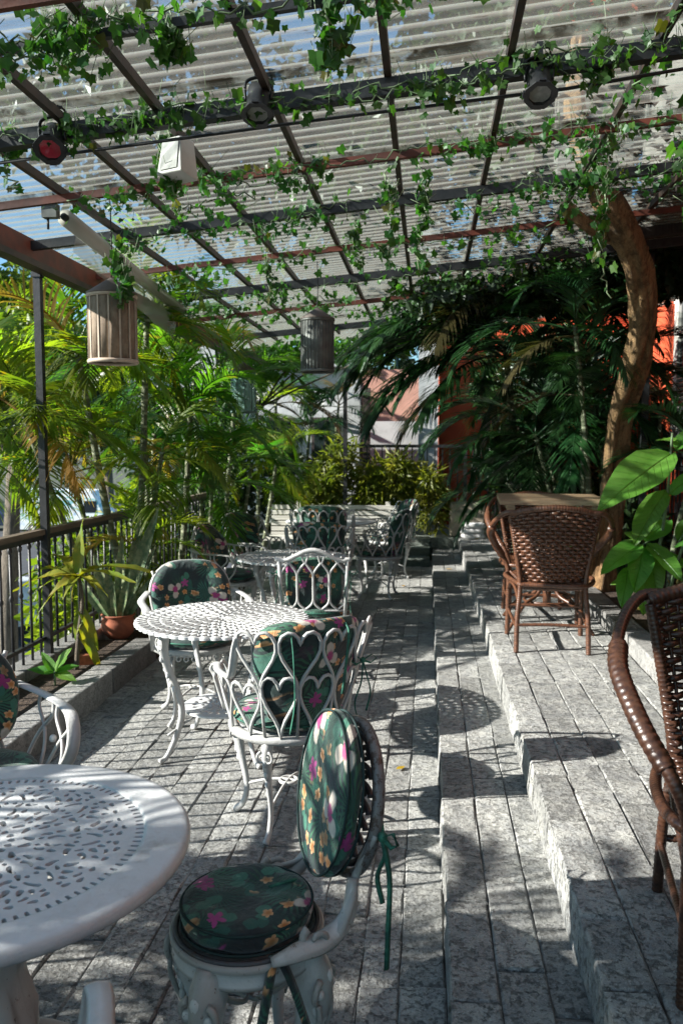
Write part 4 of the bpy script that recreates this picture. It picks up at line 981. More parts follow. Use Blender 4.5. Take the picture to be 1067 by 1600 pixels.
b = MB(); b.add(tube(cr([(-0.155, -0.02, 0.425), (-0.192, 0.0, 0.39), (-0.200, 0.02, 0.30), (-0.185, 0.04, 0.16)], 6), 0.011, 4, False, 0.3)); b.add(tube(cr([(-0.155, -0.03, 0.425), (-0.192, -0.05, 0.38), (-0.205, -0.09, 0.25)], 6), 0.011, 4, False, 0.3)); b.build('ribbon_tie', cush_xz, c6)

# ------------------------------------------------------------------ slatted bench
be = thing('bench', 'long pale wooden slatted bench in front of the rear plants', 'bench', (-1.03, 9.95, 0))
for k in range(6): MB().add(box((0, 0.0 + 0.012 * k, 0.40 + 0.066 * k), (1.78, 0.022, 0.052)), False).build('back_slat', benchp, be)
for k in range(4): MB().add(box((0, -0.46 + 0.115 * k, 0.385), (1.78, 0.095, 0.022)), False).build('seat_slat', benchp, be)
for x in (-0.55, 0.55):
    MB().add(box((x, 0.07, 0.41), (0.06, 0.04, 0.78)), False).build('back_post', benchp, be)
    MB().add(box((x, -0.42, 0.185), (0.06, 0.06, 0.37)), False).build('leg', benchp, be)
    MB().add(box((x, -0.22, 0.355), (0.05, 0.42, 0.035)), False).build('seat_rail', benchp, be)

# ------------------------------------------------------------------ rattan chairs and board tables
def wrapped(pts, r, step=0.0042, pitch=0.0125, n=8, ridge=0.10):
    P = cr(pts, 14); d = np.r_[0, np.cumsum(np.linalg.norm(np.diff(P, axis=0), axis=1))]; L_ = d[-1]; m = int(L_ / step)
    s = np.linspace(0, L_, m); Q = np.stack([np.interp(s, d, P[:, i]) for i in range(3)], 1)
    return tube(Q, r * (1 - ridge + ridge * 1.6 * np.abs(np.sin(PI * s / pitch))), n)
def rattan_chair(label, loc, face, group, mats, rows=15, z=0.30):
    fm, wm = mats
    t = thing('rattan_chair', label, 'chair', (*loc, z), R(face - 90), group)
    def BK(u, v):
        hw = 0.180 + 0.060 * v; zz = 0.385 + 0.445 * v + (-0.03 * u * u * v * v); return np.array([u * hw, -0.205 - 0.075 * v + 0.055 * u * u - 0.02 * math.sin(PI * v), zz])
    for s in (-1, 1):
        MB().add(wrapped([(s * 0.205, -0.245, 0.0), (s * 0.200, -0.222, 0.20), (s * 0.186, -0.200, 0.40), BK(s * 1.02, 0.5), BK(s * 1.04, 1.0)], 0.0145)).build('rear_leg', fm, t)
        MB().add(wrapped([BK(s * 0.35, 1.04), BK(s * 0.8, 1.03), (s * 0.275, -0.225, 0.815), (s * 0.335, -0.12, 0.755), (s * 0.355, 0.02, 0.675), (s * 0.318, 0.15, 0.585), (s * 0.262, 0.215, 0.50), (s * 0.228, 0.222, 0.40), (s * 0.226, 0.228, 0.2), (s * 0.228, 0.235, 0.0)], 0.0155)).build('arm', fm, t)
        b = MB(); Pm = [(s * 0.345, -0.075, 0.72), (s * 0.352, 0.02, 0.675), (s * 0.318, 0.14, 0.592), (s * 0.272, 0.202, 0.515)]
        b.add(wrapped(Pm, 0.024, ridge=0.06, pitch=0.018)); b.build('arm_wrap', fm, t)
        MB().add(wrapped([(s * 0.195, -0.215, 0.30), (s * 0.205, -0.09, 0.355), (s * 0.222, 0.06, 0.365), (s * 0.226, 0.222, 0.30)], 0.010)).build('side_brace', fm, t)
        MB().add(wrapped([(s * 0.204, -0.232, 0.145), (s * 0.226, 0.228, 0.165)], 0.010)).build('side_stretcher', fm, t)
    MB().add(wrapped([BK(u, 1.035 - 0.02 * abs(u)) + np.array((0, 0, 0.006)) for u in np.linspace(-1.05, 1.05, 9)], 0.019, pitch=0.016)).build('top_rail', fm, t)
    MB().add(wrapped([(-0.2, -0.23, 0.16), (0, -0.225, 0.165), (0.2, -0.23, 0.16)], 0.010)).build('rear_stretcher', fm, t)
    MB().add(wrapped([(-0.226, 0.226, 0.19), (0.226, 0.226, 0.19)], 0.010)).build('front_stretcher', fm, t)
    # woven back: flat double strands over and under round stakes
    cols = 17; b = MB()
    for r_ in range(rows):
        v = 0.03 + 0.95 * r_ / (rows - 1); P = []
        for q in range((cols - 1) * 4 + 1):
            u = -1 + 2 * q / ((cols - 1) * 4); P.append(BK(u, v) + np.array((0, 0.0075 * math.cos(PI * (q / 4 + r_)), 0)))
        b.add(tube(P, 0.0098, 6, False, 1.0, up=(0, 1, 0)), True)
    b.build('woven_strands', wm, t)['kind'] = 'stuff'
    for k in range(cols):
        u = -1 + 2 * k / (cols - 1); MB().add(tube([BK(u, v) for v in np.linspace(-0.02, 1.02, 10)], 0.0052, 5)).build('stake', fm, t)
    b = MB()
    for s in (-1, 1):
        for k in range(26): b.add(ball(BK(s * 1.0, 0.02 + 0.96 * k / 25), (0.020, 0.016, 0.0062), 7, 4))
    b.build('edge_binding', wm, t)['kind'] = 'stuff'
    MB().add(wrapped([BK(u, -0.03) for u in np.linspace(-1.02, 1.02, 5)], 0.013, pitch=0.020)).build('back_base_rail', fm, t)
    b = MB()                                                       # woven seat
    for k in range(24):
        y = -0.20 + 0.425 * k / 23; hw = 0.185 + 0.038 * k / 23; P = [(hw * (-1 + 2 * q / 40), y, 0.405 + 0.004 * math.cos(PI * (q / 3 + k))) for q in range(41)]; b.add(tube(P, 0.0095, 5, False, 0.6, up=(0, 0, 1)))
    b.build('woven_seat', wm, t)
    b = MB(); b.add(wrapped([(-0.19, -0.205, 0.395), (-0.226, 0.225, 0.395), (0.226, 0.225, 0.395), (0.19, -0.205, 0.395), (-0.19, -0.205, 0.395)], 0.014)); b.build('seat_frame', fm, t)
    return t
RG = 'brown rattan armchairs on the upper deck'
w1 = rattan_chair('sunlit brown rattan armchair, woven back turned, before the far board table', (0.735, 5.02), 88, RG, (lit_rattan, lit_rattan), 20)
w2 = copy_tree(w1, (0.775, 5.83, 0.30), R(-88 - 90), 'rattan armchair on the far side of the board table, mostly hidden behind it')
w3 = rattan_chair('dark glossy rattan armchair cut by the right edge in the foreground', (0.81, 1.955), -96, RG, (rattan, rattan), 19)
def board_table(label, loc, rz, mat, z=0.30):
    t = thing('board_table', label, 'table', (*loc, z), rz, 'wooden board tables')
    for k in range(5): MB().add(box((0, -0.256 + 0.128 * k, 0.848), (0.66, 0.1265, 0.034)), False).build('board', mat, t)
    for s in (-1, 1): MB().add(box((s * 0.26, 0, 0.814), (0.05, 0.60, 0.034)), False).build('batten', mat, t)
    for sx in (-1, 1):
        for sy in (-1, 1):
            MB().add(tube(cr([(sx * 0.27, sy * 0.27, 0.0), (sx * 0.16, sy * 0.16, 0.16), (sx * 0.055, sy * 0.055, 0.24), (sx * 0.04, sy * 0.04, 0.5), (sx * 0.10, sy * 0.10, 0.80)], 6), 0.012, 7)).build('leg', lit_rattan, t)
    MB().add(tube([(0, 0, 0.14), (0, 0, 0.32)], 0.028, 10)).build('hub', lit_rattan, t)
    MB().add(tube([(0.15 * math.cos(a), 0.15 * math.sin(a), 0.17) for a in np.linspace(0, 2 * PI, 24, endpoint=False)], 0.009, 6, True)).build('foot_ring', lit_rattan, t)
    return t
board_table('small square board table between two rattan armchairs on the deck', (0.80, 5.54), R(-3), woodtop)
board_table('reddish board table whose corner shows at the right edge', (0.962, 1.592), R(4), redwood)

# ------------------------------------------------------------------ hanging lanterns
def lantern(label, x, y, zt, zb, r, cloth, batten, cap, slats=14, cord_top=None):
    t = thing('hanging_lantern', label, 'lantern', (x, y, zb), 0, 'lanterns hanging from the pergola')
    H = zt - zb; hc = 0.078 * r / 0.118
    b = MB(); b.add(lathe([(0.006, H), (0.02, H - 0.008), (r * 1.06, H - hc), (r * 1.07, H - hc - 0.008), (r * 0.98, H - hc - 0.008)], 40)); b.build('cap', cap, t)
    hb = H - hc - 0.008
    for k in range(slats):
        a0, a1 = 2 * PI * k / slats + 0.012, 2 * PI * (k + 1) / slats - 0.012; V = []
        for j in range(4):
            a = a0 + (a1 - a0) * j / 3
            for z in (0.01, hb): V.append((r * math.cos(a), r * math.sin(a), z))
        solid(MB().add((V, [(2 * j, 2 * j + 2, 2 * j + 3, 2 * j + 1) for j in range(3)])).build('panel', cloth, t), 0.003)
        a = a0 - 0.012; MB().add(box((r * 1.005 * math.cos(a), r * 1.005 * math.sin(a), 0.01 + hb / 2), (0.006, 0.008, hb - 0.01), a), False).build('batten', batten, t)
    for z in (0.008, hb - 0.006):
        MB().add(tube([(r * 1.0 * math.cos(a), r * 1.0 * math.sin(a), z) for a in np.linspace(0, 2 * PI, 40, endpoint=False)], 0.0085, 6, True, 1.3)).build('hoop', batten, t)
    MB().add(lathe([(0.03, hb), (0.03, hb * 0.7), (0.02, hb * 0.55), (0.0, hb * 0.5)], 12)).build('lamp_holder', cap, t)
    top = (cord_top or rz_(x) - 0.03) - zb
    MB().add(tube(cr([(0, 0, H - 0.01), (0.003, 0.002, H + (top - H) * 0.5), (0, 0, top)], 6), 0.0035, 5)).build('cord', iron_black, t)
    return t
lantern('large sunlit tan slatted lantern at the left', -1.565, 4.0, 2.335, 1.915, 0.117, tan_cloth, pale_batten, lantern_cap_m)
lantern('dark grey wire lantern hanging at the centre of the terrace', -0.80, 5.95, 2.49, 2.03, 0.118, zinc, zinc, lantern_cap_m, 30)
lantern('dim green glass lantern half hidden by a palm frond', -1.72, 7.6, 2.27, 1.80, 0.115, green_glass, M('green_grey_frame', (0.12, 0.20, 0.18), None, 8, 0.5), lantern_cap_m, 10)

# ------------------------------------------------------------------ stage lamps, speaker, rolled blind
def stage_lamp(label, loc, aim, lens, s=1.0):
    t = thing('stage_lamp', label, 'lamp', loc, 0, 'black stage lamps clamped to the pergola'); q = Vector(aim).normalized().to_track_quat('-Z', 'Y').to_euler()
    def add(name, vf, mat, sm_=True): return MB().add(vf, sm_).build(name, mat, t, (0, 0, -0.10 * s), q)
    add('housing', lathe([(0.0, 0.085 * s), (0.035 * s, 0.083 * s), (0.052 * s, 0.065 * s), (0.055 * s, 0.0), (0.055 * s, -0.075 * s), (0.062 * s, -0.078 * s), (0.062 * s, -0.088 * s), (0.052 * s, -0.088 * s), (0.05 * s, -0.02 * s)], 28), iron_black)
    add('lens', lathe([(0.0, -0.066 * s), (0.03 * s, -0.070 * s), (0.050 * s, -0.078 * s)], 28), lens)
    V = [];
    for r in (0.070, 0.052):
        for k in range(8): a = PI / 8 + k * PI / 4; V.append((r * s * math.cos(a) * (1.08 if r > .06 else 1), r * s * math.sin(a) * (1.08 if r > .06 else 1), -0.092 * s))
    F = [(k, (k + 1) % 8, 8 + (k + 1) % 8, 8 + k) for k in range(8)]
    solid(add('colour_frame', (V, F), iron_black, False), 0.006, 0)
    for k in range(4):
        a = k * PI / 2; add('frame_clip', box((0.062 * s * math.cos(a), 0.062 * s * math.sin(a), -0.084 * s), (0.03 * s, 0.03 * s, 0.014 * s), a), iron_black, False)
    b = MB(); b.add(tube(cr([(-0.060 * s, 0, -0.10 * s), (-0.064 * s, 0, -0.04 * s), (-0.05 * s, 0, -0.008 * s), (0.0, 0, 0.004 * s), (0.05 * s, 0, -0.008 * s), (0.064 * s, 0, -0.04 * s), (0.060 * s, 0, -0.10 * s)], 6), 0.013 * s, 6, False, 0.5, up=(0, 0, 1))); b.build('yoke', iron_black, t)
    b = MB(); b.add(box((0, 0, 0.035 * s), (0.03 * s, 0.03 * s, 0.06 * s)), False); b.add(tube([(-0.02 * s, 0, 0.045 * s), (0.05 * s, 0, 0.045 * s)], 0.006, 6)); b.build('clamp', iron_black, t)
    b = MB(); b.add(tube(cr([(0.02, 0.02, -0.05 * s), (0.055 * s, 0.03, -0.01), (0.05 * s, 0.02, 0.04 * s), (0.02, 0.0, 0.055 * s)], 6), 0.004, 5)); b.build('safety_cable', iron_black, t)
stage_lamp('black stage lamp with a red lens at the upper left', (-1.445, 3.13, 2.765), (0.10, -0.50, -0.55), red_gel, 0.82)
stage_lamp('black stage lamp with clear lens left of centre under the roof', (-0.64, 3.13, 2.875), (0.02, -0.42, -0.85), lens_glass, 0.80)
stage_lamp('black stage lamp with clear lens at the upper right', (0.385, 3.13, 2.90), (0.02, -0.45, -0.80), lens_glass, 0.80)
spk = thing('loudspeaker', 'white wedge shaped loudspeaker hanging among the ivy under the roof', 'speaker', (-1.04, 3.42, 2.69), R(-24)); spk.scale = (0.80,) * 3
b = MB(); V = [(-0.060, -0.05, 0.10), (0.060, -0.05, 0.10), (0.060, 0.06, 0.10), (-0.060, 0.06, 0.10), (-0.085, -0.075, -0.085), (0.085, -0.075, -0.085), (0.075, 0.07, -0.10), (-0.075, 0.07, -0.10)]
b.add((V, [(0, 1, 2, 3), (7, 6, 5, 4), (4, 5, 1, 0), (5, 6, 2, 1), (6, 7, 3, 2), (7, 4, 0, 3)]), False); o = b.build('cabinet', white_plastic, spk); bv = o.modifiers.new('edge', 'BEVEL'); bv.width = 0.008; bv.segments = 3
MB().add(box((0, -0.0655, 0.005), (0.11, 0.006, 0.14), 0, (R(-7.5), 0, 0)), False).build('grille', M('speaker_grille', (0.55, 0.55, 0.52), (0.42, 0.42, 0.4), 400, 0.7), spk)
MB().add(tube([(0, 0, 0.09), (0, 0, 0.18)], 0.012, 8)).build('bracket', iron_black, spk)
rbnd = thing('rolled_blind', 'rolled up clear plastic blind with grey crank gear under the left roof edge', 'blind')
A, Bp = np.array((-1.80, 4.02, 2.635)), np.array((-1.92, 6.35, 2.55))
MB().add(tube([A, (A + Bp) / 2, Bp], 0.042, 14)).build('roll', clear_mat('rolled_vinyl', (0.60, 0.57, 0.50), 0.93), rbnd)
MB().add(tube([A - (Bp - A) * 0.012, A + (Bp - A) * 0.01], 0.018, 10)).build('roller_shaft', iron_black, rbnd)
V = []
for k in range(12):
    p = A + (Bp - A) * (0.10 + 0.9 * k / 11); V += [p + (-0.035, 0, 0), p + (-0.06 + 0.008 * math.sin(k * 2.1), 0, -0.10 - 0.012 * k)]
MB().add((V, [(2 * k, 2 * k + 2, 2 * k + 3, 2 * k + 1) for k in range(11)])).build('hanging_flap', clear_vinyl, rbnd)
b = MB(); b.add(box(A + (-0.045, -0.07, 0.015), (0.075, 0.045, 0.065)), False); b.build('crank_gear', zinc, rbnd)
MB().add(tube([A + (-0.06, -0.07, -0.02), A + (-0.06, -0.07, -0.07)], 0.006, 6)).build('crank_eye', iron_black, rbnd)
MB().add(box(A + (-0.04, -0.065, 0.07), (0.02, 0.03, 0.06)), False).build('bracket', zinc, rbnd)
cb = []
b = MB(); b.add(tube([(-2.3, 3.21, rz_(-2.3) - 0.135), (-0.4, 3.25, rz_(-0.4) - 0.12), (0.5, 3.22, rz_(0.5) - 0.14), (1.6, 3.2, rz_(1.6) - 0.11)], 0.007, 5))
tag(b.build('power_cable', iron_black), 'black power cable running below the thick front purlin', 'cable')

# ------------------------------------------------------------------ palms
def frond_mesh(name, mat, L, n, ll, a0, droop, seed, lw=0.030, vang=0.35, ld=0.5, fan=1.0):
    r_ = random.Random(seed); m = 26; P = [np.zeros(3)]; bend = r_.uniform(-0.25, 0.25)
    for i in range(m):
        t_ = i / m; a = a0 - droop * t_ ** 1.25; h = bend * t_
        P.append(P[-1] + L / m * np.array([math.sin(h) * math.cos(a), math.cos(h) * math.cos(a), math.sin(a)]))
    P = np.array(P); b = MB(); b.add(tube(P, np.linspace(0.011, 0.003, m + 1) * (L / 1.3), 5))
    T = np.gradient(P, axis=0); T /= np.linalg.norm(T, axis=1)[:, None]
    V = []; F = []
    for k in range(n):
        t_ = 0.16 + 0.84 * (k + 0.5) / n; x = t_ * m; i = min(int(x), m - 1); p = P[i] + (P[i + 1] - P[i]) * (x - i); T_ = T[i]
        side0 = np.cross(T_, (0, 0, 1)); side0 /= np.linalg.norm(side0) + 1e-9; up = np.cross(side0, T_)
        prof = (math.sin(PI * min(1, (t_ - 0.10) / 0.92) ** 0.75) ** 0.55) if t_ < 0.99 else 0.3
        for s in (-1, 1):
            if r_.random() < 0.03: continue
            sw = R(38 + 34 * t_ ** 2 * fan + r_.uniform(-6, 6)); va = vang + r_.uniform(-0.14, 0.14)
            d = side0 * s * math.cos(sw) * math.cos(va) + T_ * math.sin(sw) + up * math.sin(va) * math.cos(sw); d /= np.linalg.norm(d)
            l = ll * prof * r_.uniform(0.85, 1.1); q = p.copy(); o = len(V); dr = ld * r_.uniform(0.6, 1.5)
            for j in range(5):
                f_ = j / 4; wd = lw * (0.45, 1.0, 0.86, 0.5, 0.04)[j] * 0.5
                wv = np.cross(d, up * 0.8 + side0 * s * 0.45); wv /= np.linalg.norm(wv) + 1e-9
                V += [q + wv * wd, q - wv * wd]
                d = d + np.array((0, 0, -dr * 0.28 * (j + 0.4))); d /= np.linalg.norm(d); q = q + d * l / 4
            F += [(o + 2 * j, o + 2 * j + 1, o + 2 * j + 3, o + 2 * j + 2) for j in range(4)]
    b.add((V, F), False); return b.mesh(name, mat)
FR = {}
def fronds(mat, key, L=1.25, n=40, ll=0.42, ld=0.5, lw=0.026):
    k = (mat.name, key)
    if k not in FR:
        FR[k] = [(a0, frond_mesh('frond', mat, L * s_, n, ll, R(a0), R(dr), 31 * q + len(FR) * 7, lw, vg, ld)) for q, (a0, dr, s_, vg) in enumerate(((82, 70, 0.95, 0.5), (70, 85, 1.0, 0.45), (58, 95, 1.0, 0.4), (45, 100, 1.05, 0.35), (30, 95, 1.0, 0.3), (14, 80, 0.95, 0.25), (-8, 60, 0.85, 0.2), (-30, 45, 0.8, 0.15)))]
    return FR[k]
def palm(label, stems, fset, seed, trunk_mat=None, group=None, name='palm', bare=0.0):
    x0, y0, z0 = stems[0][0]; t = thing(name, label, 'palm', (x0, y0, z0), 0, group); r_ = random.Random(seed); base = np.array((x0, y0, z0))
    for (p0, p1, rad, nf, sc, lo, hi) in stems:
        p0, p1 = np.array(p0) - base, np.array(p1) - base; mid = (p0 * 0.5 + p1 * 0.5) + np.array((r_.uniform(-.06, .06), r_.uniform(-.06, .06), 0))
        P = cr([p0, p0 * 0.75 + p1 * 0.25 + (mid - (p0 + p1) / 2) * 0.8, mid, p1], 8); m = len(P); s_ = np.linspace(0, 1, m)
        b = MB(); b.add(tube(P, rad * (1 - 0.35 * s_) * (1 + 0.05 * np.sin(s_ * 70)), 9)); b.build('stem', trunk_mat or palm_trunk_m, t)
        az = r_.uniform(0, 6.28)
        for k in range(nf):
            f_ = (k + 0.5) / nf; want = hi + (lo - hi) * f_ + r_.uniform(-9, 9)
            a0, me = min(fset, key=lambda q: abs(q[0] - want) + r_.uniform(0, 8)); az += 2.4 + r_.uniform(-0.35, 0.35)
            d = p1 - P[-3]; pos = p1 - (d / (np.linalg.norm(d) + 1e-9)) * 0.13 * f_ * sc
            put('frond', me, t, tuple(pos), (r_.uniform(-.16, .16), r_.uniform(-.16, .16), az), sc * r_.uniform(0.85, 1.12))
    return t
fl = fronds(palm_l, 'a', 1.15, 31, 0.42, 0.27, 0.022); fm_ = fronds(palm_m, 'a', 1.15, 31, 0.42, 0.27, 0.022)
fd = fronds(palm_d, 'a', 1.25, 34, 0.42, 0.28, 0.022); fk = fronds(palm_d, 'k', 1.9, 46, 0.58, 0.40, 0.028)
LP_ = 'areca palms along the left street side'
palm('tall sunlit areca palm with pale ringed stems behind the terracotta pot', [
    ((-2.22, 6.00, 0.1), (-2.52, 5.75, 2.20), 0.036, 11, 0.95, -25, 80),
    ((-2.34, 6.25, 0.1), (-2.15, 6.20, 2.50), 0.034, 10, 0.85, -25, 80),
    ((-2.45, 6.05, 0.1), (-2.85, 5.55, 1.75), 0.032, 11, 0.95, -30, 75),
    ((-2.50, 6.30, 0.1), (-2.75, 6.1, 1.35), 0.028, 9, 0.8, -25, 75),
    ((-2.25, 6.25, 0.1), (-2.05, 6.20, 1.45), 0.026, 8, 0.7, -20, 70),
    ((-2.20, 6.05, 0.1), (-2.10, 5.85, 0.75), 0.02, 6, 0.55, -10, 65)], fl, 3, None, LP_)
palm('bushy areca palm behind the sunlit tan lantern', [
    ((-2.25, 7.1, 0.0), (-2.05, 7.0, 1.9), 0.034, 10, 0.95, -20, 80),
    ((-2.45, 7.3, 0.0), (-2.55, 7.2, 2.2), 0.034, 11, 0.95, -30, 80),
    ((-2.15, 7.3, 0.0), (-1.95, 7.3, 1.2), 0.028, 10, 0.85, -20, 75),
    ((-2.35, 7.0, 0.0), (-2.35, 6.9, 1.6), 0.028, 9, 0.85, -20, 75)], fm_, 5, None, LP_)
palm('areca palm farther along the left side before the dim green lantern', [
    ((-2.20, 8.6, 0.0), (-2.00, 8.5, 2.1), 0.032, 7, 1.0, -15, 78),
    ((-2.45, 8.8, 0.0), (-2.55, 8.8, 2.5), 0.034, 7, 1.0, -15, 78),
    ((-2.15, 9.0, 0.0), (-1.95, 9.0, 1.3), 0.028, 4, 0.7, 10, 70)], fm_, 8, None, LP_)
palm('yellowing areca palm with drooping fronds left of the bench', [
    ((-2.05, 9.9, 0.0), (-1.80, 9.7, 1.30), 0.03, 12, 0.75, -40, 70),
    ((-2.15, 10.1, 0.0), (-2.1, 10.0, 1.9), 0.03, 10, 0.85, -35, 70)], fl, 12, None, LP_)
palm('low areca palm outside the railing, fronds drooping before the black post', [
    ((-2.85, 5.0, -0.6), (-2.85, 4.75, 1.55), 0.03, 7, 0.85, -35, 65),
    ((-3.05, 5.2, -0.6), (-3.15, 5.3, 1.9), 0.03, 7, 0.95, -30, 75)], fl, 15, None, LP_)
palm('unseen areca palm added outside the front left railing for shade', [
    ((-3.5, 0.9, -1.2), (-3.35, 0.9, 1.55), 0.035, 14, 1.1, -30, 80),
    ((-3.7, 0.4, -1.2), (-3.7, 0.3, 1.95), 0.035, 14, 1.1, -30, 80),
    ((-3.6, 1.4, -1.2), (-3.6, 1.5, 1.2), 0.035, 10, 1.0, -30, 80)], fm_, 18, None, LP_)  # out of frame, added to shade the foreground floor
RP_ = 'dark palms in the right bed'
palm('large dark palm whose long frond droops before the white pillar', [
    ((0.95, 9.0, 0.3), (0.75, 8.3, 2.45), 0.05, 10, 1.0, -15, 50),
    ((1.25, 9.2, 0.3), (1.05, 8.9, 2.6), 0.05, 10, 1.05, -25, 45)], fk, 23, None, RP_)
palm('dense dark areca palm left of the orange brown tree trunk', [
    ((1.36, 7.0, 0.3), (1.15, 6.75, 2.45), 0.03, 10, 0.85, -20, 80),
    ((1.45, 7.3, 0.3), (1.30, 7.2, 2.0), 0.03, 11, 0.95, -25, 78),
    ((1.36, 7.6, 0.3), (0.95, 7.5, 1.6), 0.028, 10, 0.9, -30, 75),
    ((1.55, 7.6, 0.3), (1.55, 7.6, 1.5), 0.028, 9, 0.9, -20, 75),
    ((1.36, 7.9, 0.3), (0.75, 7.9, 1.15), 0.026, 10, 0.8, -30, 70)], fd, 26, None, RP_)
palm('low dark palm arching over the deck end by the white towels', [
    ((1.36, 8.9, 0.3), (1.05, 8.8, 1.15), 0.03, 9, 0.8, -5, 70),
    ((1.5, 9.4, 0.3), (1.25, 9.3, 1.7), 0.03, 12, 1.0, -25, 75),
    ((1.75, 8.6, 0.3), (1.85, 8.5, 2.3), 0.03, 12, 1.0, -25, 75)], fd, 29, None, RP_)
palm('dark palm standing against the orange red rear wall', [
    ((1.3, 11.2, 0.3), (1.1, 11.0, 2.0), 0.04, 12, 1.1, -25, 78),
    ((1.8, 10.6, 0.3), (1.75, 10.6, 2.6), 0.04, 12, 1.1, -25, 78)], fd, 33, None, RP_)
palm('small palm between the tree trunk and the ornate fence', [
    ((1.80, 6.3, 0.3), (1.95, 6.2, 1.45), 0.026, 5, 0.6, -20, 60),
    ((1.9, 7.4, 0.3), (2.0, 7.4, 1.8), 0.026, 5, 0.7, -20, 60)], fd, 36, None, RP_)
palm('slender dark palms before the white rear wall', [
    ((-1.75, 11.7, 0.3), (-1.65, 11.5, 1.75), 0.03, 10, 0.85, -20, 75),
    ((-2.05, 11.5, 0.3), (-2.1, 11.3, 2.15), 0.03, 10, 0.95, -25, 75),
    ((-1.35, 12.1, 0.3), (-1.30, 12.0, 2.1), 0.028, 8, 0.75, -20, 75)], fd, 39, None, LP_)
# single long frond hanging in front of the pillar, and the broad feathered fronds by the trunk, belong to their palms
kent = next(o for o in C.objects if o.get('label', '').startswith('large dark palm'))
def extra_frond(t, base, az, me, sc, roll=0.0, tilt=0.0):
    put('frond', me, t, tuple(np.array(base) - np.array(t.location)), (tilt, roll, az), sc)
extra_frond(kent, (0.72, 7.85, 2.30), R(97), fk[4][1], 0.90, 0.0, 0.0)
for b0_, az_, q_, sc_ in (((0.66, 7.9, 2.42), 92, 6, 0.95), ((0.62, 8.2, 2.50), 108, 6, 1.0), ((0.70, 7.7, 2.55), 84, 5, 1.0), ((0.70, 8.2, 2.62), 82, 4, 0.9), ((0.72, 8.3, 2.70), 104, 5, 0.95), ((0.68, 8.1, 2.50), 122, 4, 0.85), ((0.60, 8.6, 2.72), 70, 5, 0.95), ((0.75, 8.0, 2.74), 140, 5, 0.8), ((0.70, 8.4, 2.55), 95, 6, 0.8), ((0.9, 7.8, 2.66), 165, 5, 0.7)):
    extra_frond(kent, b0_, R(az_), fk[q_][1], sc_)
dense = next(o for o in C.objects if o.get('label', '').startswith('dense dark areca'))
extra_frond(dense, (1.20, 6.55, 2.15), R(150), fd[5][1], 0.62)
extra_frond(dense, (1.16, 6.5, 2.62), R(120), fd[4][1], 0.62)
extra_frond(dense, (1.25, 6.5, 1.75), R(140), fd[5][1], 0.55)

# ------------------------------------------------------------------ trees and shrubs
def tree(label, base, top, rad, blobs, n, size, mat, seed, bark=None, group=None, cat='tree', name='tree', shape=1.9):
    t = thing(name, label, cat, base, 0, group); r_ = np.random.RandomState(seed); rr_ = random.Random(seed); bz = np.array(base); tp = np.array(top) - bz
    b = MB(); b.add(tube(cr([(0, 0, 0), tp * 0.35 + (rr_.uniform(-.1, .1), rr_.uniform(-.1, .1), 0), tp * 0.7, tp], 6), np.linspace(rad, rad * 0.45, 19), 9)); b.build('trunk', bark or bark_g, t)
    for c, rd in blobs[:6]:
        c = np.array(c) - bz; st = tp * rr_.uniform(0.6, 0.95); b = MB(); b.add(tube(cr([st, (st + c) / 2 + (0, 0, 0.15), c + (c - st) * 0.25], 5), np.linspace(rad * 0.4, rad * 0.1, 11), 6)); b.build('limb', bark or bark_g, t)
    cloud_obj('crown', leaf_cloud([(np.array(c) - bz, np.array(rd)) for c, rd in blobs], n, size, r_, 0.3, shape), mat, t)
    return t
def rblobs(c, R_, k, s, seed):
    r_ = np.random.RandomState(seed); out = []
    for i in range(k):
        d = r_.normal(size=3); d /= np.linalg.norm(d); out.append((tuple(np.array(c) + d * np.array(R_) * r_.uniform(0.3, 1.0)), tuple(np.array((1, 1, 0.8)) * s * r_.uniform(0.6, 1.3))))
    return out
ST = 'street trees beyond the left railing'
tree('tall bright leafy tree over the street behind the sunlit palm', (-7.2, 13.2, -3.3), (-6.9, 13.2, 2.0), 0.2, rblobs((-6.9, 13.4, 3.1), (1.8, 1.8, 1.6), 16, 0.75, 1), 9000, 0.17, tree_l, 1, None, ST)
tree('bright leafy street tree farther off at the left edge', (-9.5, 15.0, -3.3), (-9.5, 15.0, 2.0), 0.25, rblobs((-9.3, 15.0, 3.6), (2.8, 2.4, 2.2), 18, 1.0, 2), 8000, 0.24, tree_l, 2, None, ST)
tree('street tree rising behind the second areca palm', (-4.6, 15.5, -3.3), (-4.5, 15.5, 1.5), 0.22, rblobs((-4.3, 15.5, 2.6), (2.0, 1.6, 2.2), 18, 0.9, 3), 9000, 0.2, tree_l, 3, None, ST)
tree('large shadowy tree behind the white house', (-2.5, 19.0, -1.0), (-2.4, 19.0, 4.0), 0.3, rblobs((-2.2, 18.5, 6.4), (3.8, 2.0, 3.8), 30, 1.2, 4) + rblobs((-5.5, 17.5, 9.0), (3.6, 2.6, 3.4), 26, 1.0, 44), 20000, 0.27, tree_d, 4, None, ST)
tree('broad tree spreading behind the rear pillar above the roof', (1.6, 17.5, -1.0), (1.2, 16.5, 5.5), 0.3, rblobs((1.8, 15.5, 8.0), (4.2, 3.0, 3.2), 44, 1.1, 56), 17000, 0.26, tree_d, 56)
tree('far street tree over the parked van', (-24.0, 60.0, -3.3), (-24.0, 60.0, 3.0), 0.4, rblobs((-24, 60, 5.5), (9, 3, 4), 20, 3.0, 14), 6000, 0.8, tree_d, 14, None, ST)
tree('far street tree beyond the left palms', (-40.0, 62.0, -3.3), (-40.0, 62.0, 3.0), 0.4, rblobs((-40, 62, 5.0), (9, 3, 4), 20, 3.0, 15), 6000, 0.8, tree_l, 15, None, ST)
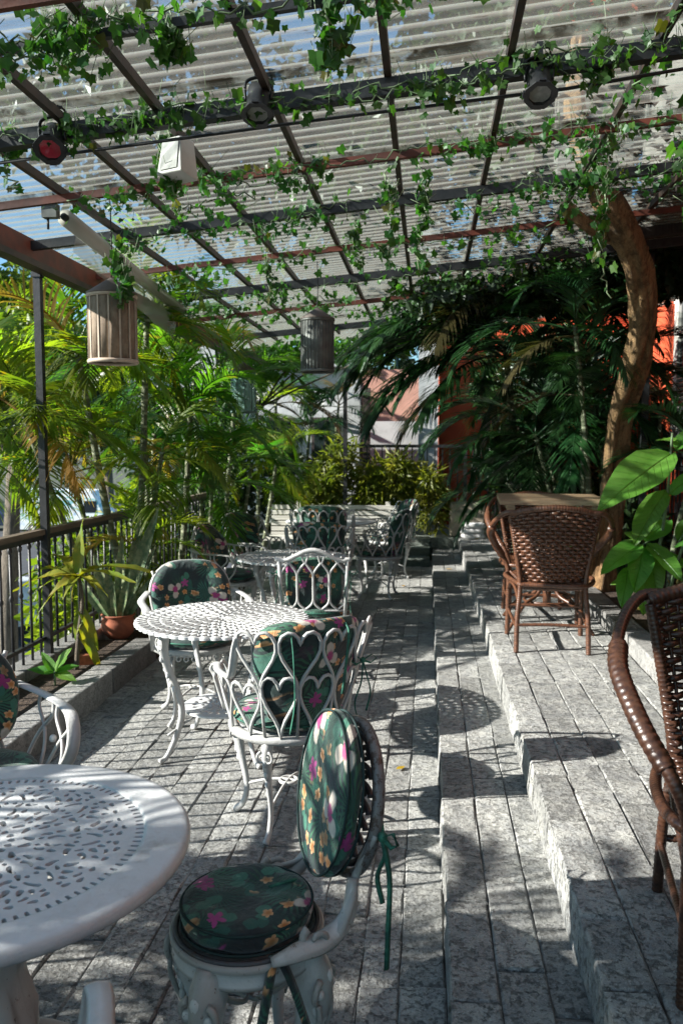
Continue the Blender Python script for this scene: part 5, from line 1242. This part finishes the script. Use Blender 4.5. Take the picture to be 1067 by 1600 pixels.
tree('tall dark tree over the right roof edge before the red house', (2.7, 4.4, 0.2), (2.7, 4.4, 4.6), 0.12, rblobs((2.5, 4.9, 5.8), (1.3, 1.6, 0.7), 10, 0.8, 5) , 4500, 0.2, tree_d, 5)
tree('unseen leafy tree added by the front left roof edge for shade', (-4.2, -0.9, -3.3), (-4.2, -0.9, 2.2), 0.18, rblobs((-4.6, -0.4, 2.6), (0.9, 0.9, 0.9), 9, 0.5, 6), 2600, 0.15, tree_l, 6, None, ST)  # out of view, added to throw shade on the foreground
def shrub(label, blobs, n, size, mat, seed, shape=1.9, group=None, stems=6, name='shrub', droop=0.5):
    b0 = np.array(blobs[0][0]); base = (b0[0], b0[1], min(c[2] - r[2] for c, r in blobs)); t = thing(name, label, 'shrub', base, 0, group); r_ = np.random.RandomState(seed); bz = np.array(base)
    for k in range(stems):
        c, rd = blobs[k % len(blobs)]; e = np.array(c) - bz + r_.uniform(-.5, .5, 3) * np.array(rd)
        MB().add(tube(cr([(r_.uniform(-.06, .06), r_.uniform(-.06, .06), 0), e * 0.5 + (0, 0, 0.1), e], 5), np.linspace(0.013, 0.005, 11), 6)).build('stem', bark_g, t)
    cloud_obj('foliage', leaf_cloud([(np.array(c) - bz, np.array(rd)) for c, rd in blobs], n, size, r_, droop, shape), mat, t); return t
BG = 'bamboo shrubs behind the bench'
shrub('sunlit bamboo shrub behind the left half of the bench', [((-1.35, 10.95, 0.95), (0.28, 0.22, 0.5)), ((-1.15, 10.9, 1.25), (0.25, 0.2, 0.35)), ((-1.45, 10.9, 0.75), (0.3, 0.2, 0.25))], 1500, 0.16, bamboo_m, 41, 5.0, BG)
shrub('sunlit bamboo shrub behind the right half of the bench', [((-0.55, 11.0, 0.95), (0.4, 0.22, 0.35)), ((-0.35, 10.95, 1.15), (0.3, 0.2, 0.25)), ((-0.8, 10.95, 0.9), (0.25, 0.2, 0.3))], 1800, 0.16, bamboo_m, 42, 5.0, BG)
shrub('smaller bamboo shrub above the greenish steps beside the stone planter', [((0.06, 10.85, 0.72), (0.24, 0.18, 0.36)), ((0.02, 10.8, 1.0), (0.2, 0.15, 0.25))], 1000, 0.14, bamboo_m, 43, 5.0, BG)
shrub('pale ivy covered bush column left of the bench', [((-2.25, 8.9, 0.7 + 0.35 * k), (0.20, 0.25, 0.3)) for k in range(4)], 2200, 0.06, ivy_m, 44)
shrub('dark leafy hedge closing the rear left corner', [((-2.6, 11.4, 0.9), (0.8, 0.5, 0.9)), ((-1.9, 11.9, 0.8), (0.5, 0.4, 0.6)), ((-3.4, 11.0, 1.6), (0.8, 0.6, 1.2)), ((-2.9, 10.2, 0.8), (0.5, 0.5, 1.0))], 7000, 0.11, tree_d, 45)
shrub('hanging creeper mass under the far roof', [((-1.95, 9.3, 2.38), (0.45, 0.3, 0.22)), ((-1.45, 9.2, 2.52), (0.40, 0.3, 0.16)), ((-2.1, 9.0, 2.2), (0.3, 0.3, 0.3)), ((-0.9, 9.6, 2.6), (0.5, 0.3, 0.14)), ((-0.3, 9.0, 2.66), (0.5, 0.4, 0.12)), ((0.3, 8.4, 2.7), (0.4, 0.5, 0.15))], 3000, 0.085, ivy_m, 46, 1.6)
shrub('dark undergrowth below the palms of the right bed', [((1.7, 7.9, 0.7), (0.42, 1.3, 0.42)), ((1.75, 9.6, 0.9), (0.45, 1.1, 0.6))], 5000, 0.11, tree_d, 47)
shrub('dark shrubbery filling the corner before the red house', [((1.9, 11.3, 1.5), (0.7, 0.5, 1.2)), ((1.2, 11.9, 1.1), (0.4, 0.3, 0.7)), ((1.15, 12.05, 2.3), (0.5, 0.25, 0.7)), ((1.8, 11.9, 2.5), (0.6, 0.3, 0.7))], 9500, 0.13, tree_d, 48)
shrub('low groundcover shrub beside the deck kerb under the broad leaf plant', [((1.50, 4.75, 0.46), (0.16, 0.35, 0.12)), ((1.62, 5.4, 0.48), (0.22, 0.4, 0.14)), ((1.48, 4.0, 0.45), (0.14, 0.4, 0.10))], 900, 0.065, ivy_m, 49)
shrub('street side shrub below the left railing', [((-2.9, 6.6, 0.2), (0.3, 0.8, 0.7)), ((-2.9, 8.2, 0.4), (0.3, 0.9, 0.8))], 4500, 0.10, tree_l, 50)
shrub('unseen tall dark hedge added beyond the wrought iron fence to block red bounce', [((2.65, -3.4 + 0.9 * k, 1.5), (0.28, 0.6, 1.2)) for k in range(10)], 13000, 0.14, tree_d, 52)  # out of frame, added to keep sun and red bounce off the house wall
shrub('green hedge glimpsed below the pink house ledge', [((-0.45, 15.0, 0.75), (0.75, 0.15, 0.45)), ((-0.45, 14.9, 1.35), (0.75, 0.1, 0.25))], 1500, 0.12, tree_l, 51)

vt = thing('vine_tree', 'thick orange brown twisted tree trunk rising through the roof at right', 'tree', (1.38, 6.6, 0.3))
def trunk(path, rads, seed, n=36, twist=0.0):
    P = cr(path, 14); m = len(P); r = np.interp(np.linspace(0, 1, m), np.linspace(0, 1, len(rads)), rads)
    V, F = tube(P, 1.0, n, False, 1.0, up=(0, 1, 0)); V = V.reshape(m, n, 3); r_ = random.Random(seed); phs = [r_.uniform(0, 6.28) for _ in range(8)]
    for i in range(m):
        s = i / m
        for k in range(n):
            a = 2 * PI * k / n; q = 1 + 0.07 * math.sin(13 * a + phs[4] + 5 * math.sin(s * 11 + a)) + 0.06 * math.sin(s * 90 + 3 * a + phs[5]) * math.sin(s * 23 + phs[6]) + 0.10 * math.sin(2 * a + phs[0] + s * 3) + 0.09 * math.sin(5 * a + phs[1] + 4 * math.sin(s * 5)) + 0.06 * math.sin(9 * a + phs[2] + s * 9) + 0.05 * math.sin(s * 40 + phs[3] + 2 * a)
            V[i, k] = P[i] + (V[i, k] - P[i]) * r[i] * q
    return V.reshape(-1, 3), F
TP = [(-0.06, 0.0, 0), (0.0, 0, 0.35), (0.06, -0.02, 0.7), (0.09, -0.05, 0.98), (0.08, -0.15, 1.40), (0.115, -0.45, 1.82), (0.065, -0.72, 2.20), (-0.06, -0.95, 2.46), (-0.27, -1.22, 2.70), (-0.40, -1.30, 2.94), (-0.50, -1.25, 3.25), (-0.45, -1.0, 3.8)]
MB().add(trunk(TP, (0.130, 0.098, 0.080, 0.074, 0.080, 0.088, 0.092, 0.090, 0.088, 0.084, 0.07, 0.045), 3)).build('trunk', bark_o, vt)
MB().add(trunk([(-0.16, -0.06, 0), (-0.10, -0.06, 0.35), (-0.03, -0.09, 0.7), (-0.01, -0.13, 1.0), (0.01, -0.24, 1.40), (0.065, -0.50, 1.75), (0.06, -0.74, 2.1), (-0.02, -0.92, 2.38)], (0.045, 0.038, 0.036, 0.038, 0.042, 0.045, 0.042, 0.03), 5, 12)).build('trunk', bark_o, vt)
MB().add(trunk([(0.0, -0.95, 2.44), (-0.2, -1.0, 2.55), (-0.40, -1.15, 2.60), (-0.55, -1.2, 2.72)], (0.06, 0.05, 0.045, 0.04), 8, 12)).build('limb', bark_o, vt)
cloud_obj('crown', leaf_cloud(rblobs((1.1, -0.4, 4.3), (0.9, 1.0, 0.45), 10, 0.5, 9) + [((-1.3 + 0.30 * q, 1.0 + 0.3 * (q % 3), 2.52 + 0.03 * q), (0.45, 0.9, 0.13)) for q in range(8)], 9500, 0.12, np.random.RandomState(9), 0.3), tree_d, vt)

# ------------------------------------------------------------------ potted and bedded plants
def aim_matrix(base, tip, nrm):
    y = Vector(tip) - Vector(base); L_ = y.length; y.normalize(); n_ = Vector(nrm); x = y.cross(n_); x.normalize(); z = x.cross(y)
    return Matrix(((x.x, y.x, z.x, base[0]), (x.y, y.y, z.y, base[1]), (x.z, y.z, z.z, base[2]), (0, 0, 0, 1))), L_
def blade(name, mat, aspect=0.38, droop=0.25, fold=0.10, wav=0.02, seed=0, taper=1.0, n=10, thick=0.004):
    r_ = random.Random(seed); V = []; F = []; ph_ = r_.uniform(0, 6)
    for i in range(n + 1):
        t_ = i / n; w_ = aspect * (math.sin(PI * t_ ** 0.8) ** 0.8 if taper == 1 else (0.35 + 0.65 * math.sin(PI * min(1, t_ * 0.5 + 0.25)) ** 2) * (1 - t_ ** taper)) * 0.5 + 0.004
        for j in range(-3, 4):
            u = j / 3; V.append((u * w_, t_, fold * abs(u) * w_ * 2 - droop * t_ * t_ + wav * math.sin(t_ * 26 + abs(u) * -5 + ph_) * abs(u) * 0.5 + wav * math.sin(t_ * 7 + ph_) * u))
    for i in range(n):
        for j in range(6): a = i * 7 + j; F.append((a, a + 1, a + 8, a + 7))
    b = MB(); b.add((V, F)); return b.mesh(name, mat)
def put_blade(t, me, base, tip, nrm, wscale=1.0):
    mt, L_ = aim_matrix(base, tip, nrm); o = put(me.name.split('.')[0], me, t); loc = Matrix.Translation(-Vector(t.location))
    o.matrix_local = loc @ mt @ Matrix.Diagonal((L_ * wscale, L_, L_, 1)); return o
add_veins(big_leaf_m)
bl = [blade('leaf', big_leaf_m, 0.42, 0.14, 0.16, 0.022, k) for k in range(4)]
bp = thing('broad_leaf_plant', 'tall plant with large bright green leaves beside the deck kerb', 'plant', (1.40, 5.1, 0.36))
MB().add(tube(cr([(0, 0, 0), (-0.02, 0, 0.35), (0.03, 0.0, 0.8), (0.05, 0, 1.22)], 8), np.linspace(0.014, 0.007, 25), 7)).build('stem', vine_stem, bp)
MB().add(tube(cr([(0.05, 0.05, 0), (0.10, 0.05, 0.35), (0.20, 0.0, 0.75), (0.26, 0, 0.95)], 8), np.linspace(0.013, 0.007, 25), 7)).build('stem', vine_stem, bp)
def W(px, py, Y): return ((px - 668) / 1280 * Y - 0.0, Y, 1.52 - (py - 692) / 1280 * Y)
for q, (b0, t0, y0, y1, n_) in enumerate((
    ((1036, 706), (926, 782), 5.1, 4.85, (-0.3, -0.75, 0.6)), ((1040, 690), (1008, 684), 5.1, 5.2, (0, -0.5, 0.9)), ((1038, 704), (1058, 668), 5.1, 5.2, (-.3, -0.8, 0.5)),
    ((1026, 764), (978, 838), 5.1, 4.9, (-0.6, -0.7, 0.4)), ((1030, 770), (1075, 730), 5.1, 5.0, (0.2, -0.7, 0.7)), ((1060, 780), (1085, 835), 5.0, 4.85, (0.3, -0.8, 0.5)),
    ((992, 846), (934, 884), 5.0, 4.8, (-0.3, -0.7, 0.7)), ((996, 848), (986, 912), 5.0, 4.75, (0, -0.8, 0.6)), ((1000, 845), (1056, 892), 5.0, 4.75, (0.2, -0.7, 0.75)),
    ((998, 842), (1036, 800), 5.0, 5.2, (0, -0.6, 0.8)), ((1002, 850), (1022, 925), 5.0, 4.85, (0.1, -0.85, 0.5)), ((990, 845), (955, 842), 5.0, 5.1, (-0.2, -0.6, 0.8)),
    ((975, 880), (966, 940), 5.0, 4.85, (-0.2, -0.9, 0.4)), ((1000, 880), (1000, 955), 5.0, 4.9, (0, -0.9, 0.4)), ((1040, 850), (1080, 835), 4.9, 4.8, (0.2, -0.6, 0.8)),
    ((1045, 840), (1062, 800), 5.1, 5.2, (0, -0.7, 0.6)), ((1020, 860), (1070, 880), 5.2, 5.2, (0, -0.6, 0.8)), ((985, 900), (948, 905), 5.1, 5.1, (0, -0.6, 0.8)), ((1000, 840), (965, 822), 5.1, 5.3, (-.2, -0.5, 0.8)))):
    put_blade(bp, bl[q % 4], W(*b0, y0), W(*t0, y1), n_)
for a_, b_ in (((1.38, 5.1, 0.95), W(994, 846, 5.0)), ((1.44, 5.1, 1.2), W(1026, 764, 5.1)), ((1.38, 5.1, 0.7), W(985, 895, 5.05)), ((1.6, 5.1, 1.1), W(1045, 845, 5.0))):
    MB().add(tube([np.array(a_) - bp.location, np.array(b_) - bp.location], 0.004, 5)).build('petiole', vine_stem, bp)
sp = thing('snake_plant', 'snake plant with banded upright leaves in a round terracotta pot', 'plant', (-2.19, 5.58, 0.13))
MB().add(lathe([(0, 0), (0.070, 0.0), (0.100, 0.035), (0.120, 0.085), (0.118, 0.125), (0.105, 0.150), (0.112, 0.158), (0.120, 0.168), (0.116, 0.176), (0.102, 0.172), (0.098, 0.150), (0, 0.145)], 40, wob=lambda a, z: 0.008 * math.sin(a * 3 + z * 30))).build('pot', terracotta, sp)
MB().add(lathe([(0, 0.150), (0.1, 0.148)], 20)).build('pot_soil', soil, sp)
snm = [blade('leaf', snake_m, 0.13, 0.05 * k, 0.30, 0.006, k, 4.0) for k in range(3)]
for q, (dx, dy, l, lx, ly) in enumerate(((0.03, 0, 0.80, 0.30, -0.05), (-0.05, 0, 0.46, -0.12, 0), (-0.02, -0.03, 0.40, -0.03, -.05), (0.0, 0.02, 0.62, 0.03, 0.02), (0.03, -0.04, 0.36, 0.10, -0.08), (-0.06, 0.03, 0.55, -0.22, 0.03), (0.05, 0.02, 0.42, 0.16, 0.05), (-0.03, 0.04, 0.38, -0.16, 0.0), (0.02, 0.05, 0.70, 0.10, 0.1), (0.06, -0.01, 0.30, 0.2, -0.05), (-0.07, -0.02, 0.30, -0.2, -0.05), (0.0, -0.05, 0.28, 0.02, -0.12), (0.04, 0.04, 0.52, 0.22, 0.04))):
    b0 = (-2.19 + dx, 5.58 + dy, 0.27); put_blade(sp, snm[q % 3], b0, (b0[0] + lx, b0[1] + ly, 0.27 + l), (0.3 * math.sin(q), -1, 0.1), 0.9 if l > .5 else 1.3)
dr = thing('limp_plant', 'limp yellow green plant on a thin bare stem by the left railing', 'plant', (-2.14, 4.75, 0.13))
MB().add(tube(cr([(0, 0, 0), (0.02, 0, 0.2), (0.05, 0, 0.42), (0.03, 0, 0.60)], 8), np.linspace(0.018, 0.010, 25), 8)).build('stem', bark_g, dr)
drm = [blade('leaf', drac_m, 0.26, 0.95, 0.25, 0.05, k, 3.0) for k in range(3)] + [blade('leaf', drac_m, 0.20, 0.05, 0.2, 0.03, 7, 3.0)]
for q, (dx, dy, dz) in enumerate(((-0.20, -0.05, 0.02), (-0.22, 0.05, 0.10), (-0.10, -0.15, -0.12), (0.16, -0.05, 0.06), (0.10, 0.02, -0.16), (-0.05, -0.05, -0.22), (0.20, 0.05, 0.12), (-0.16, 0.0, -0.05), (0.02, 0.0, 0.33), (0.0, -0.12, -0.10), (0.12, -0.08, -0.05), (-0.12, 0.1, 0.16))):
    b0 = (-2.11, 4.75, 0.70); put_blade(dr, drm[3] if q == 8 else drm[q % 3], b0, (b0[0] + dx * 1.3, b0[1] + dy * 1.3, b0[2] + (0.06 if q == 8 else 0.14) + dz * 0.9), (0.05, -0.12, 1.0), 1.0)
for q in range(4): put_blade(dr, drm[q % 3], (-2.10, 4.75, 0.50 - .05 * q), (-2.10 + (0.14, -0.10, 0.10, 0.16)[q], 4.70, 0.34 - .05 * q), (0.1, -0.6, 0.8), 1.1)
lp = thing('seedling', 'small bright green plant in the planter soil beside the left edge armchair', 'plant', (-2.12, 4.42, 0.13))
for q, (dx, dy, dz) in enumerate(((-0.10, -0.03, 0.04), (-0.02, -0.06, 0.03), (0.06, -0.02, 0.16), (0.10, -0.06, -0.01), (0.03, 0.05, 0.09), (-0.06, 0.03, 0.12), (0.08, 0.04, 0.05))):
    put_blade(lp, bl[q % 4], (-2.12, 4.42, 0.20), (-2.12 + dx * 1.5, 4.42 + dy, 0.20 + dz), (0.0, -0.5, 0.9), 0.9)
MB().add(tube([(0, 0, 0), (0, 0, 0.08)], 0.006, 6)).build('stem', vine_stem, lp)
bf = MB().add(box((0, 0, 0), (0.10, 0.05, 0.07), 0.4), False).build('brick_piece', M('orange_brick', (0.45, 0.14, 0.06), None, 30, 0.9), None, (-2.12, 4.88, 0.155)); tag(bf, 'orange brick fragment in the planter soil by the limp plant', 'brick')

# stone planter, cushion back and towels at the deck end
pl = thing('stone_planter', 'weathered beige stone planter block at the far end of the deck', 'planter', (0.52, 10.9, 0.30))
b = MB(); b.add(box((0, 0, 0.22), (0.46, 0.30, 0.44)), False); o = b.build('planter_block', M('beige_stone', (0.42, 0.36, 0.28), (0.27, 0.23, 0.18), 5, 0.9, 0.5, 25), pl); bv = o.modifiers.new('edge', 'BEVEL'); bv.width = 0.03; bv.segments = 3
MB().add(box((0.01, -0.005, 0.30), (0.50, 0.33, 0.03)), False).build('planter_ledge', bpy.data.materials['beige_stone'], pl)
for k in range(3):
    r_ = random.Random(k); b = MB(); b.add(pad(lambda u, w_: ((u * 0.155, w_ * 0.10, 0), (0, 0, 1)), 0.036, 5, 7, 32, 8, seed=20 + k))
    tag(b.build('towel', towel, None, (0.575 + r_.uniform(-.012, .012), 10.55, 0.334 + 0.066 * k), (0, 0, r_.uniform(-.08, .08))), ('lowest', 'middle', 'topmost')[k] + ' folded white towel of the pile on the deck end', 'towel', 'folded white towels')

# ------------------------------------------------------------------ ivy on the pergola
V = []; outline = [(0, -0.58), (0.17, -0.27), (0.43, -0.24), (0.37, 0.05), (0.42, 0.34), (0.16, 0.36), (0, 0.27)]
pts = [(x, y, 0.16 * abs(x) - 0.10 * y * y) for x, y in outline] + [(-x, y, 0.16 * abs(x) - 0.10 * y * y) for x, y in outline[1:6]] + [(0, 0.02, 0)]
ring = [0, 1, 2, 3, 4, 5, 6, 11, 10, 9, 8, 7]
ivy_me = MB().add((pts, [(ring[i], ring[(i + 1) % 12], 12) for i in range(12)]), False).mesh('ivy_leaf', ivy_m)
ivyV = np.array(pts); ivyF = [(ring[i], ring[(i + 1) % 12], 12) for i in range(12)]
pale_stem = M('pale_vine_stem', (0.34, 0.42, 0.26), (0.22, 0.28, 0.15), 20, 0.7)
def ivy(label, paths, per_m, size, spread, seed, single=True, hang=0.6, limit=290, group='ivy vines on the pergola'):
    p0 = paths[0][0]; t = thing('ivy_vine', label, 'vine', tuple(p0), 0, group); r_ = np.random.RandomState(seed); base = np.array(p0, float); joined = MB(); cnt = 0
    sb = MB()
    for path in paths:
        P = cr(np.array(path, float) - base, 8)
        wob = r_.normal(0, 1, P.shape) * 0.012; P = P + wob; sb.add(tube(P, 0.0034, 5))
        d = np.r_[0, np.cumsum(np.linalg.norm(np.diff(P, axis=0), axis=1))]; n = int(d[-1] * per_m)
        clump = r_.rand(40) ** 2.2
        for k in range(n):
            while True:
                s = r_.rand() * d[-1]
                if r_.rand() < 0.10 + 0.90 * clump[int(s * 3.1) % 40]: break
            q = np.array([np.interp(s, d, P[:, i]) for i in range(3)]) + r_.normal(0, 1, 3) * spread * np.array((1, 1, 0.8)) + (0, 0, -abs(r_.normal()) * spread * hang)
            sz = size * (0.45 + 0.95 * r_.rand() ** 1.4)
            e = Euler((PI / 2 + r_.normal() * 0.55, r_.normal() * 0.5, r_.uniform(-1.2, 1.2) + (PI if r_.rand() < 0.35 else 0)))
            if single and cnt < limit: put('leaf', ivy_me, t, tuple(q), e, sz); cnt += 1
            else: joined.add(((ivyV * sz) @ np.array(e.to_matrix()).T + q, ivyF), False)
            if r_.rand() < 0.5: sb.add(tube([q, q + (r_.normal() * 0.03, r_.normal() * 0.02, abs(r_.normal()) * 0.04 + 0.02)], 0.0013, 3))
    sb.build('stems', pale_stem if 'strand' in group else vine_stem, t)
    if joined.n: joined.build('small_leaves', ivy_m, t)['kind'] = 'stuff'
def along(y, x0, x1, dz=-0.07, n=8, amp=0.03, seed=0):
    r_ = random.Random(seed); return [(x, y + r_.uniform(-.02, .02), rz_(x) + dz + r_.uniform(-amp, amp)) for x in np.linspace(x0, x1, n)]
def strand(x, y, z0, z1, seed=0):
    r_ = random.Random(seed); return [(x + r_.uniform(-.03, .03) * k / 3, y + r_.uniform(-.02, .02), z0 + (z1 - z0) * k / 4) for k in range(5)]
ivy('ivy along the nearest thin roof bar at the top', [along(2.50, -1.5, 0.1, -0.05, 8, 0.03, 1), along(2.45, -1.35, -0.75, -0.06, 5, 0.04, 2), along(2.5, -1.5, -1.0, -0.10, 5, 0.03, 22), along(2.45, -0.1, 0.95, -0.02, 5, 0.02, 3)], 84, 0.041, 0.036, 1)
ivy('ivy wound round the thick black front purlin', [along(3.14, -1.75, 1.5, -0.06, 12, 0.03, 4), along(3.12, -1.2, 0.2, -0.09, 8, 0.03, 5), along(3.12, -0.1, 1.3, -0.10, 8, 0.04, 6)], 80, 0.040, 0.034, 2)
ivy('ivy along the red painted second purlin', [along(3.90, -1.75, 1.5, -0.06, 12, 0.03, 7), along(3.88, -1.15, -0.55, -0.10, 5, 0.05, 8), along(3.88, 0.05, 1.2, -0.09, 6, 0.05, 9), along(3.86, -1.2, -0.8, -0.16, 4, 0.05, 28)], 72, 0.039, 0.040, 3)
ivy('ivy along the third purlin before the palms', [along(4.60, -1.9, 1.5, -0.07, 12, 0.03, 10), along(4.58, -1.7, -0.5, -0.12, 8, 0.05, 11), along(4.58, 0.1, 1.3, -0.12, 8, 0.05, 12)], 68, 0.037, 0.045, 4)
ivy('ivy along the dark fourth purlin above the grey wire lantern', [along(6.44, -2.1, 1.2, -0.10, 12, 0.03, 13), along(6.4, -2.0, -0.6, -0.2, 8, 0.06, 14), along(5.5, -1.9, 1.2, -0.08, 10, 0.04, 15), along(7.5, -2.0, 0.6, -0.12, 10, 0.05, 16)], 60, 0.050, 0.06, 5, False)
ivy('ivy climbing the rafter at the right', [[(0.82, 2.9 + 0.4 * k, rz_(0.82) - 0.05) for k in range(7)], [(1.40, 2.8 + 0.5 * k, rz_(1.4) - 0.06) for k in range(6)], along(3.3, 1.0, 1.7, -0.1, 5, 0.05, 17)], 42, 0.048, 0.045, 6)
for q, (px, ya, yb, Y, lab) in enumerate(((515, 30, 130, 2.55, 'ivy strand hanging at the top centre'), (270, 60, 100, 2.55, 'short ivy strand hanging near the top left lamp'), (605, 260, 420, 4.3, 'ivy strand hanging in the middle under the third purlin'), (655, 270, 430, 4.4, 'second ivy strand right of the middle one'), (420, 380, 470, 5.4, 'ivy strand hanging left of the grey wire lantern'), (925, 190, 475, 4.3, 'long ivy strand hanging before the tree trunk'), (1054, 190, 365, 2.9, 'ivy strand hanging at the right edge'), (915, 100, 190, 3.2, 'ivy strand hanging right of the upper right lamp'), (260, 225, 300, 3.45, 'ivy strand over the white loudspeaker'), (270, 180, 330, 3.55, 'pale ivy strand behind the white loudspeaker'), (182, 395, 470, 3.9, 'ivy sprig hanging over the tan lantern'), (1062, 60, 170, 2.9, 'short ivy strand at the upper right edge'), (557, 350, 420, 5.0, 'thin ivy strand beyond the middle strands'), (8, 195, 290, 3.3, 'ivy strand at the left edge below the red lamp'))):
    X = (px - 668) / 1280 * Y
    ivy(lab, [strand(X, Y, 1.52 + (692 - ya) / 1280 * Y, 1.52 + (692 - yb) / 1280 * Y, q)], 66, 0.048, 0.020, 60 + q, True, 0.3, 290, 'hanging ivy strands')

# ------------------------------------------------------------------ street vehicles
glass_d = M('dark_car_glass', (0.015, 0.02, 0.025), None, 3, 0.08)
tyre = M('tyre', (0.015, 0.015, 0.016), None, 20, 0.85)
def vehicle(name, label, cat, loc, rz, prof, wid, paint, wins, L_, wr=0.32):
    t = thing(name, label, cat, loc, rz); n = len(prof); V = []
    for y, ins in ((-wid / 2, 0.10), (-wid / 2 + 0.06, 0.0), (wid / 2 - 0.06, 0.0), (wid / 2, 0.10)):
        cx = sum(p[0] for p in prof) / n; cz = sum(p[1] for p in prof) / n
        for x, z in prof: V.append((cx + (x - cx) * (1 - ins * 0.25), y * (0.88 if z > 1.0 and cat == 'car' else 1), cz + (z - cz) * (1 - ins * 0.25)))
    F = [tuple(range(n)), tuple(3 * n + k for k in range(n))[::-1]]
    for s in range(3):
        for k in range(n): F.append((s * n + k, s * n + (k + 1) % n, (s + 1) * n + (k + 1) % n, (s + 1) * n + k))
    MB().add((V, F), False).build('body', paint, t)
    for (x0, x1, z0, z1) in wins:
        for s in (-1, 1): MB().add(box(((x0 + x1) / 2, s * (wid / 2 * (0.90 if cat == 'car' else 1) + 0.004), (z0 + z1) / 2), (x1 - x0, 0.02, z1 - z0)), False).build('window', glass_d, t)
    for x in (-L_ * 0.30, L_ * 0.31):
        for s in (-1, 1):
            w_ = MB().add(tube([(x, s * (wid / 2 - 0.16), wr), (x, s * (wid / 2 + 0.02), wr)], wr, 20)).build('wheel', tyre, t)
            MB().add(tube([(x, s * (wid / 2 + 0.005), wr), (x, s * (wid / 2 + 0.03), wr)], wr * 0.6, 14)).build('rim', zinc, w_)
    for s in (-1, 1): MB().add(box((L_ / 2 - 0.03, s * wid * 0.34, 0.72), (0.08, 0.24, 0.13)), False).build('headlight', lens_glass, t)
    MB().add(box((L_ / 2, 0, 0.42), (0.10, wid * 0.92, 0.16)), False).build('bumper', iron_black, t)
    return t
mv, tt, N_, L__, bs_, o_ = nodes('painted_van_sides')
v_ = coords(tt, scale=(0.8, 0.8, 1.6)); n_ = noise(tt, v_, 1.1, 3, 0.5, 2.2)
L__.new(ramp(tt, n_, [(0.30, (0.08, 0.30, 0.55)), (0.42, (0.80, 0.82, 0.82)), (0.52, (0.82, 0.84, 0.80)), (0.58, (0.10, 0.45, 0.50)), (0.66, (0.80, 0.62, 0.16)), (0.72, (0.82, 0.82, 0.80))]), bs_.inputs['Base Color']); bs_.inputs['Roughness'].default_value = 0.5
vehicle('delivery_van', 'box van painted with white blue and yellow swirls on the street below', 'van', (-18.6, 41, -3.28), R(4), [(-2.4, 0.35), (2.4, 0.35), (2.45, 0.9), (2.1, 1.2), (1.75, 1.9), (1.5, 2.35), (-2.35, 2.4), (-2.45, 2.2)], 1.9, mv, [(1.1, 1.75, 1.25, 1.85)], 4.9, 0.36)
white_car = M('white_car_paint', (0.72, 0.74, 0.76), None, 3, 0.25); dark_car = M('dark_blue_car_paint', (0.03, 0.045, 0.08), None, 3, 0.25)
CP = [(-2.0, 0.30), (2.0, 0.30), (2.08, 0.62), (1.95, 0.78), (1.0, 0.92), (0.45, 1.38), (-0.9, 1.42), (-1.6, 0.98), (-2.05, 0.90), (-2.1, 0.5)]
CW = [(-0.95, -0.15, 0.95, 1.30), (-0.08, 0.62, 0.95, 1.28)]
vehicle('parked_car', 'white car on the shaded street seen between the railing bars', 'car', (-10.6, 19.5, -3.28), R(70), CP, 1.75, white_car, CW, 4.15)
vehicle('parked_car', 'dark blue car on the street left of the painted van', 'car', (-23.5, 43, -3.28), R(10), CP, 1.75, dark_car, CW, 4.15)
vehicle('parked_car', 'dark blue car on the street right of the painted van', 'car', (-14.0, 37, -3.28), R(20), CP, 1.75, dark_car, CW, 4.15)
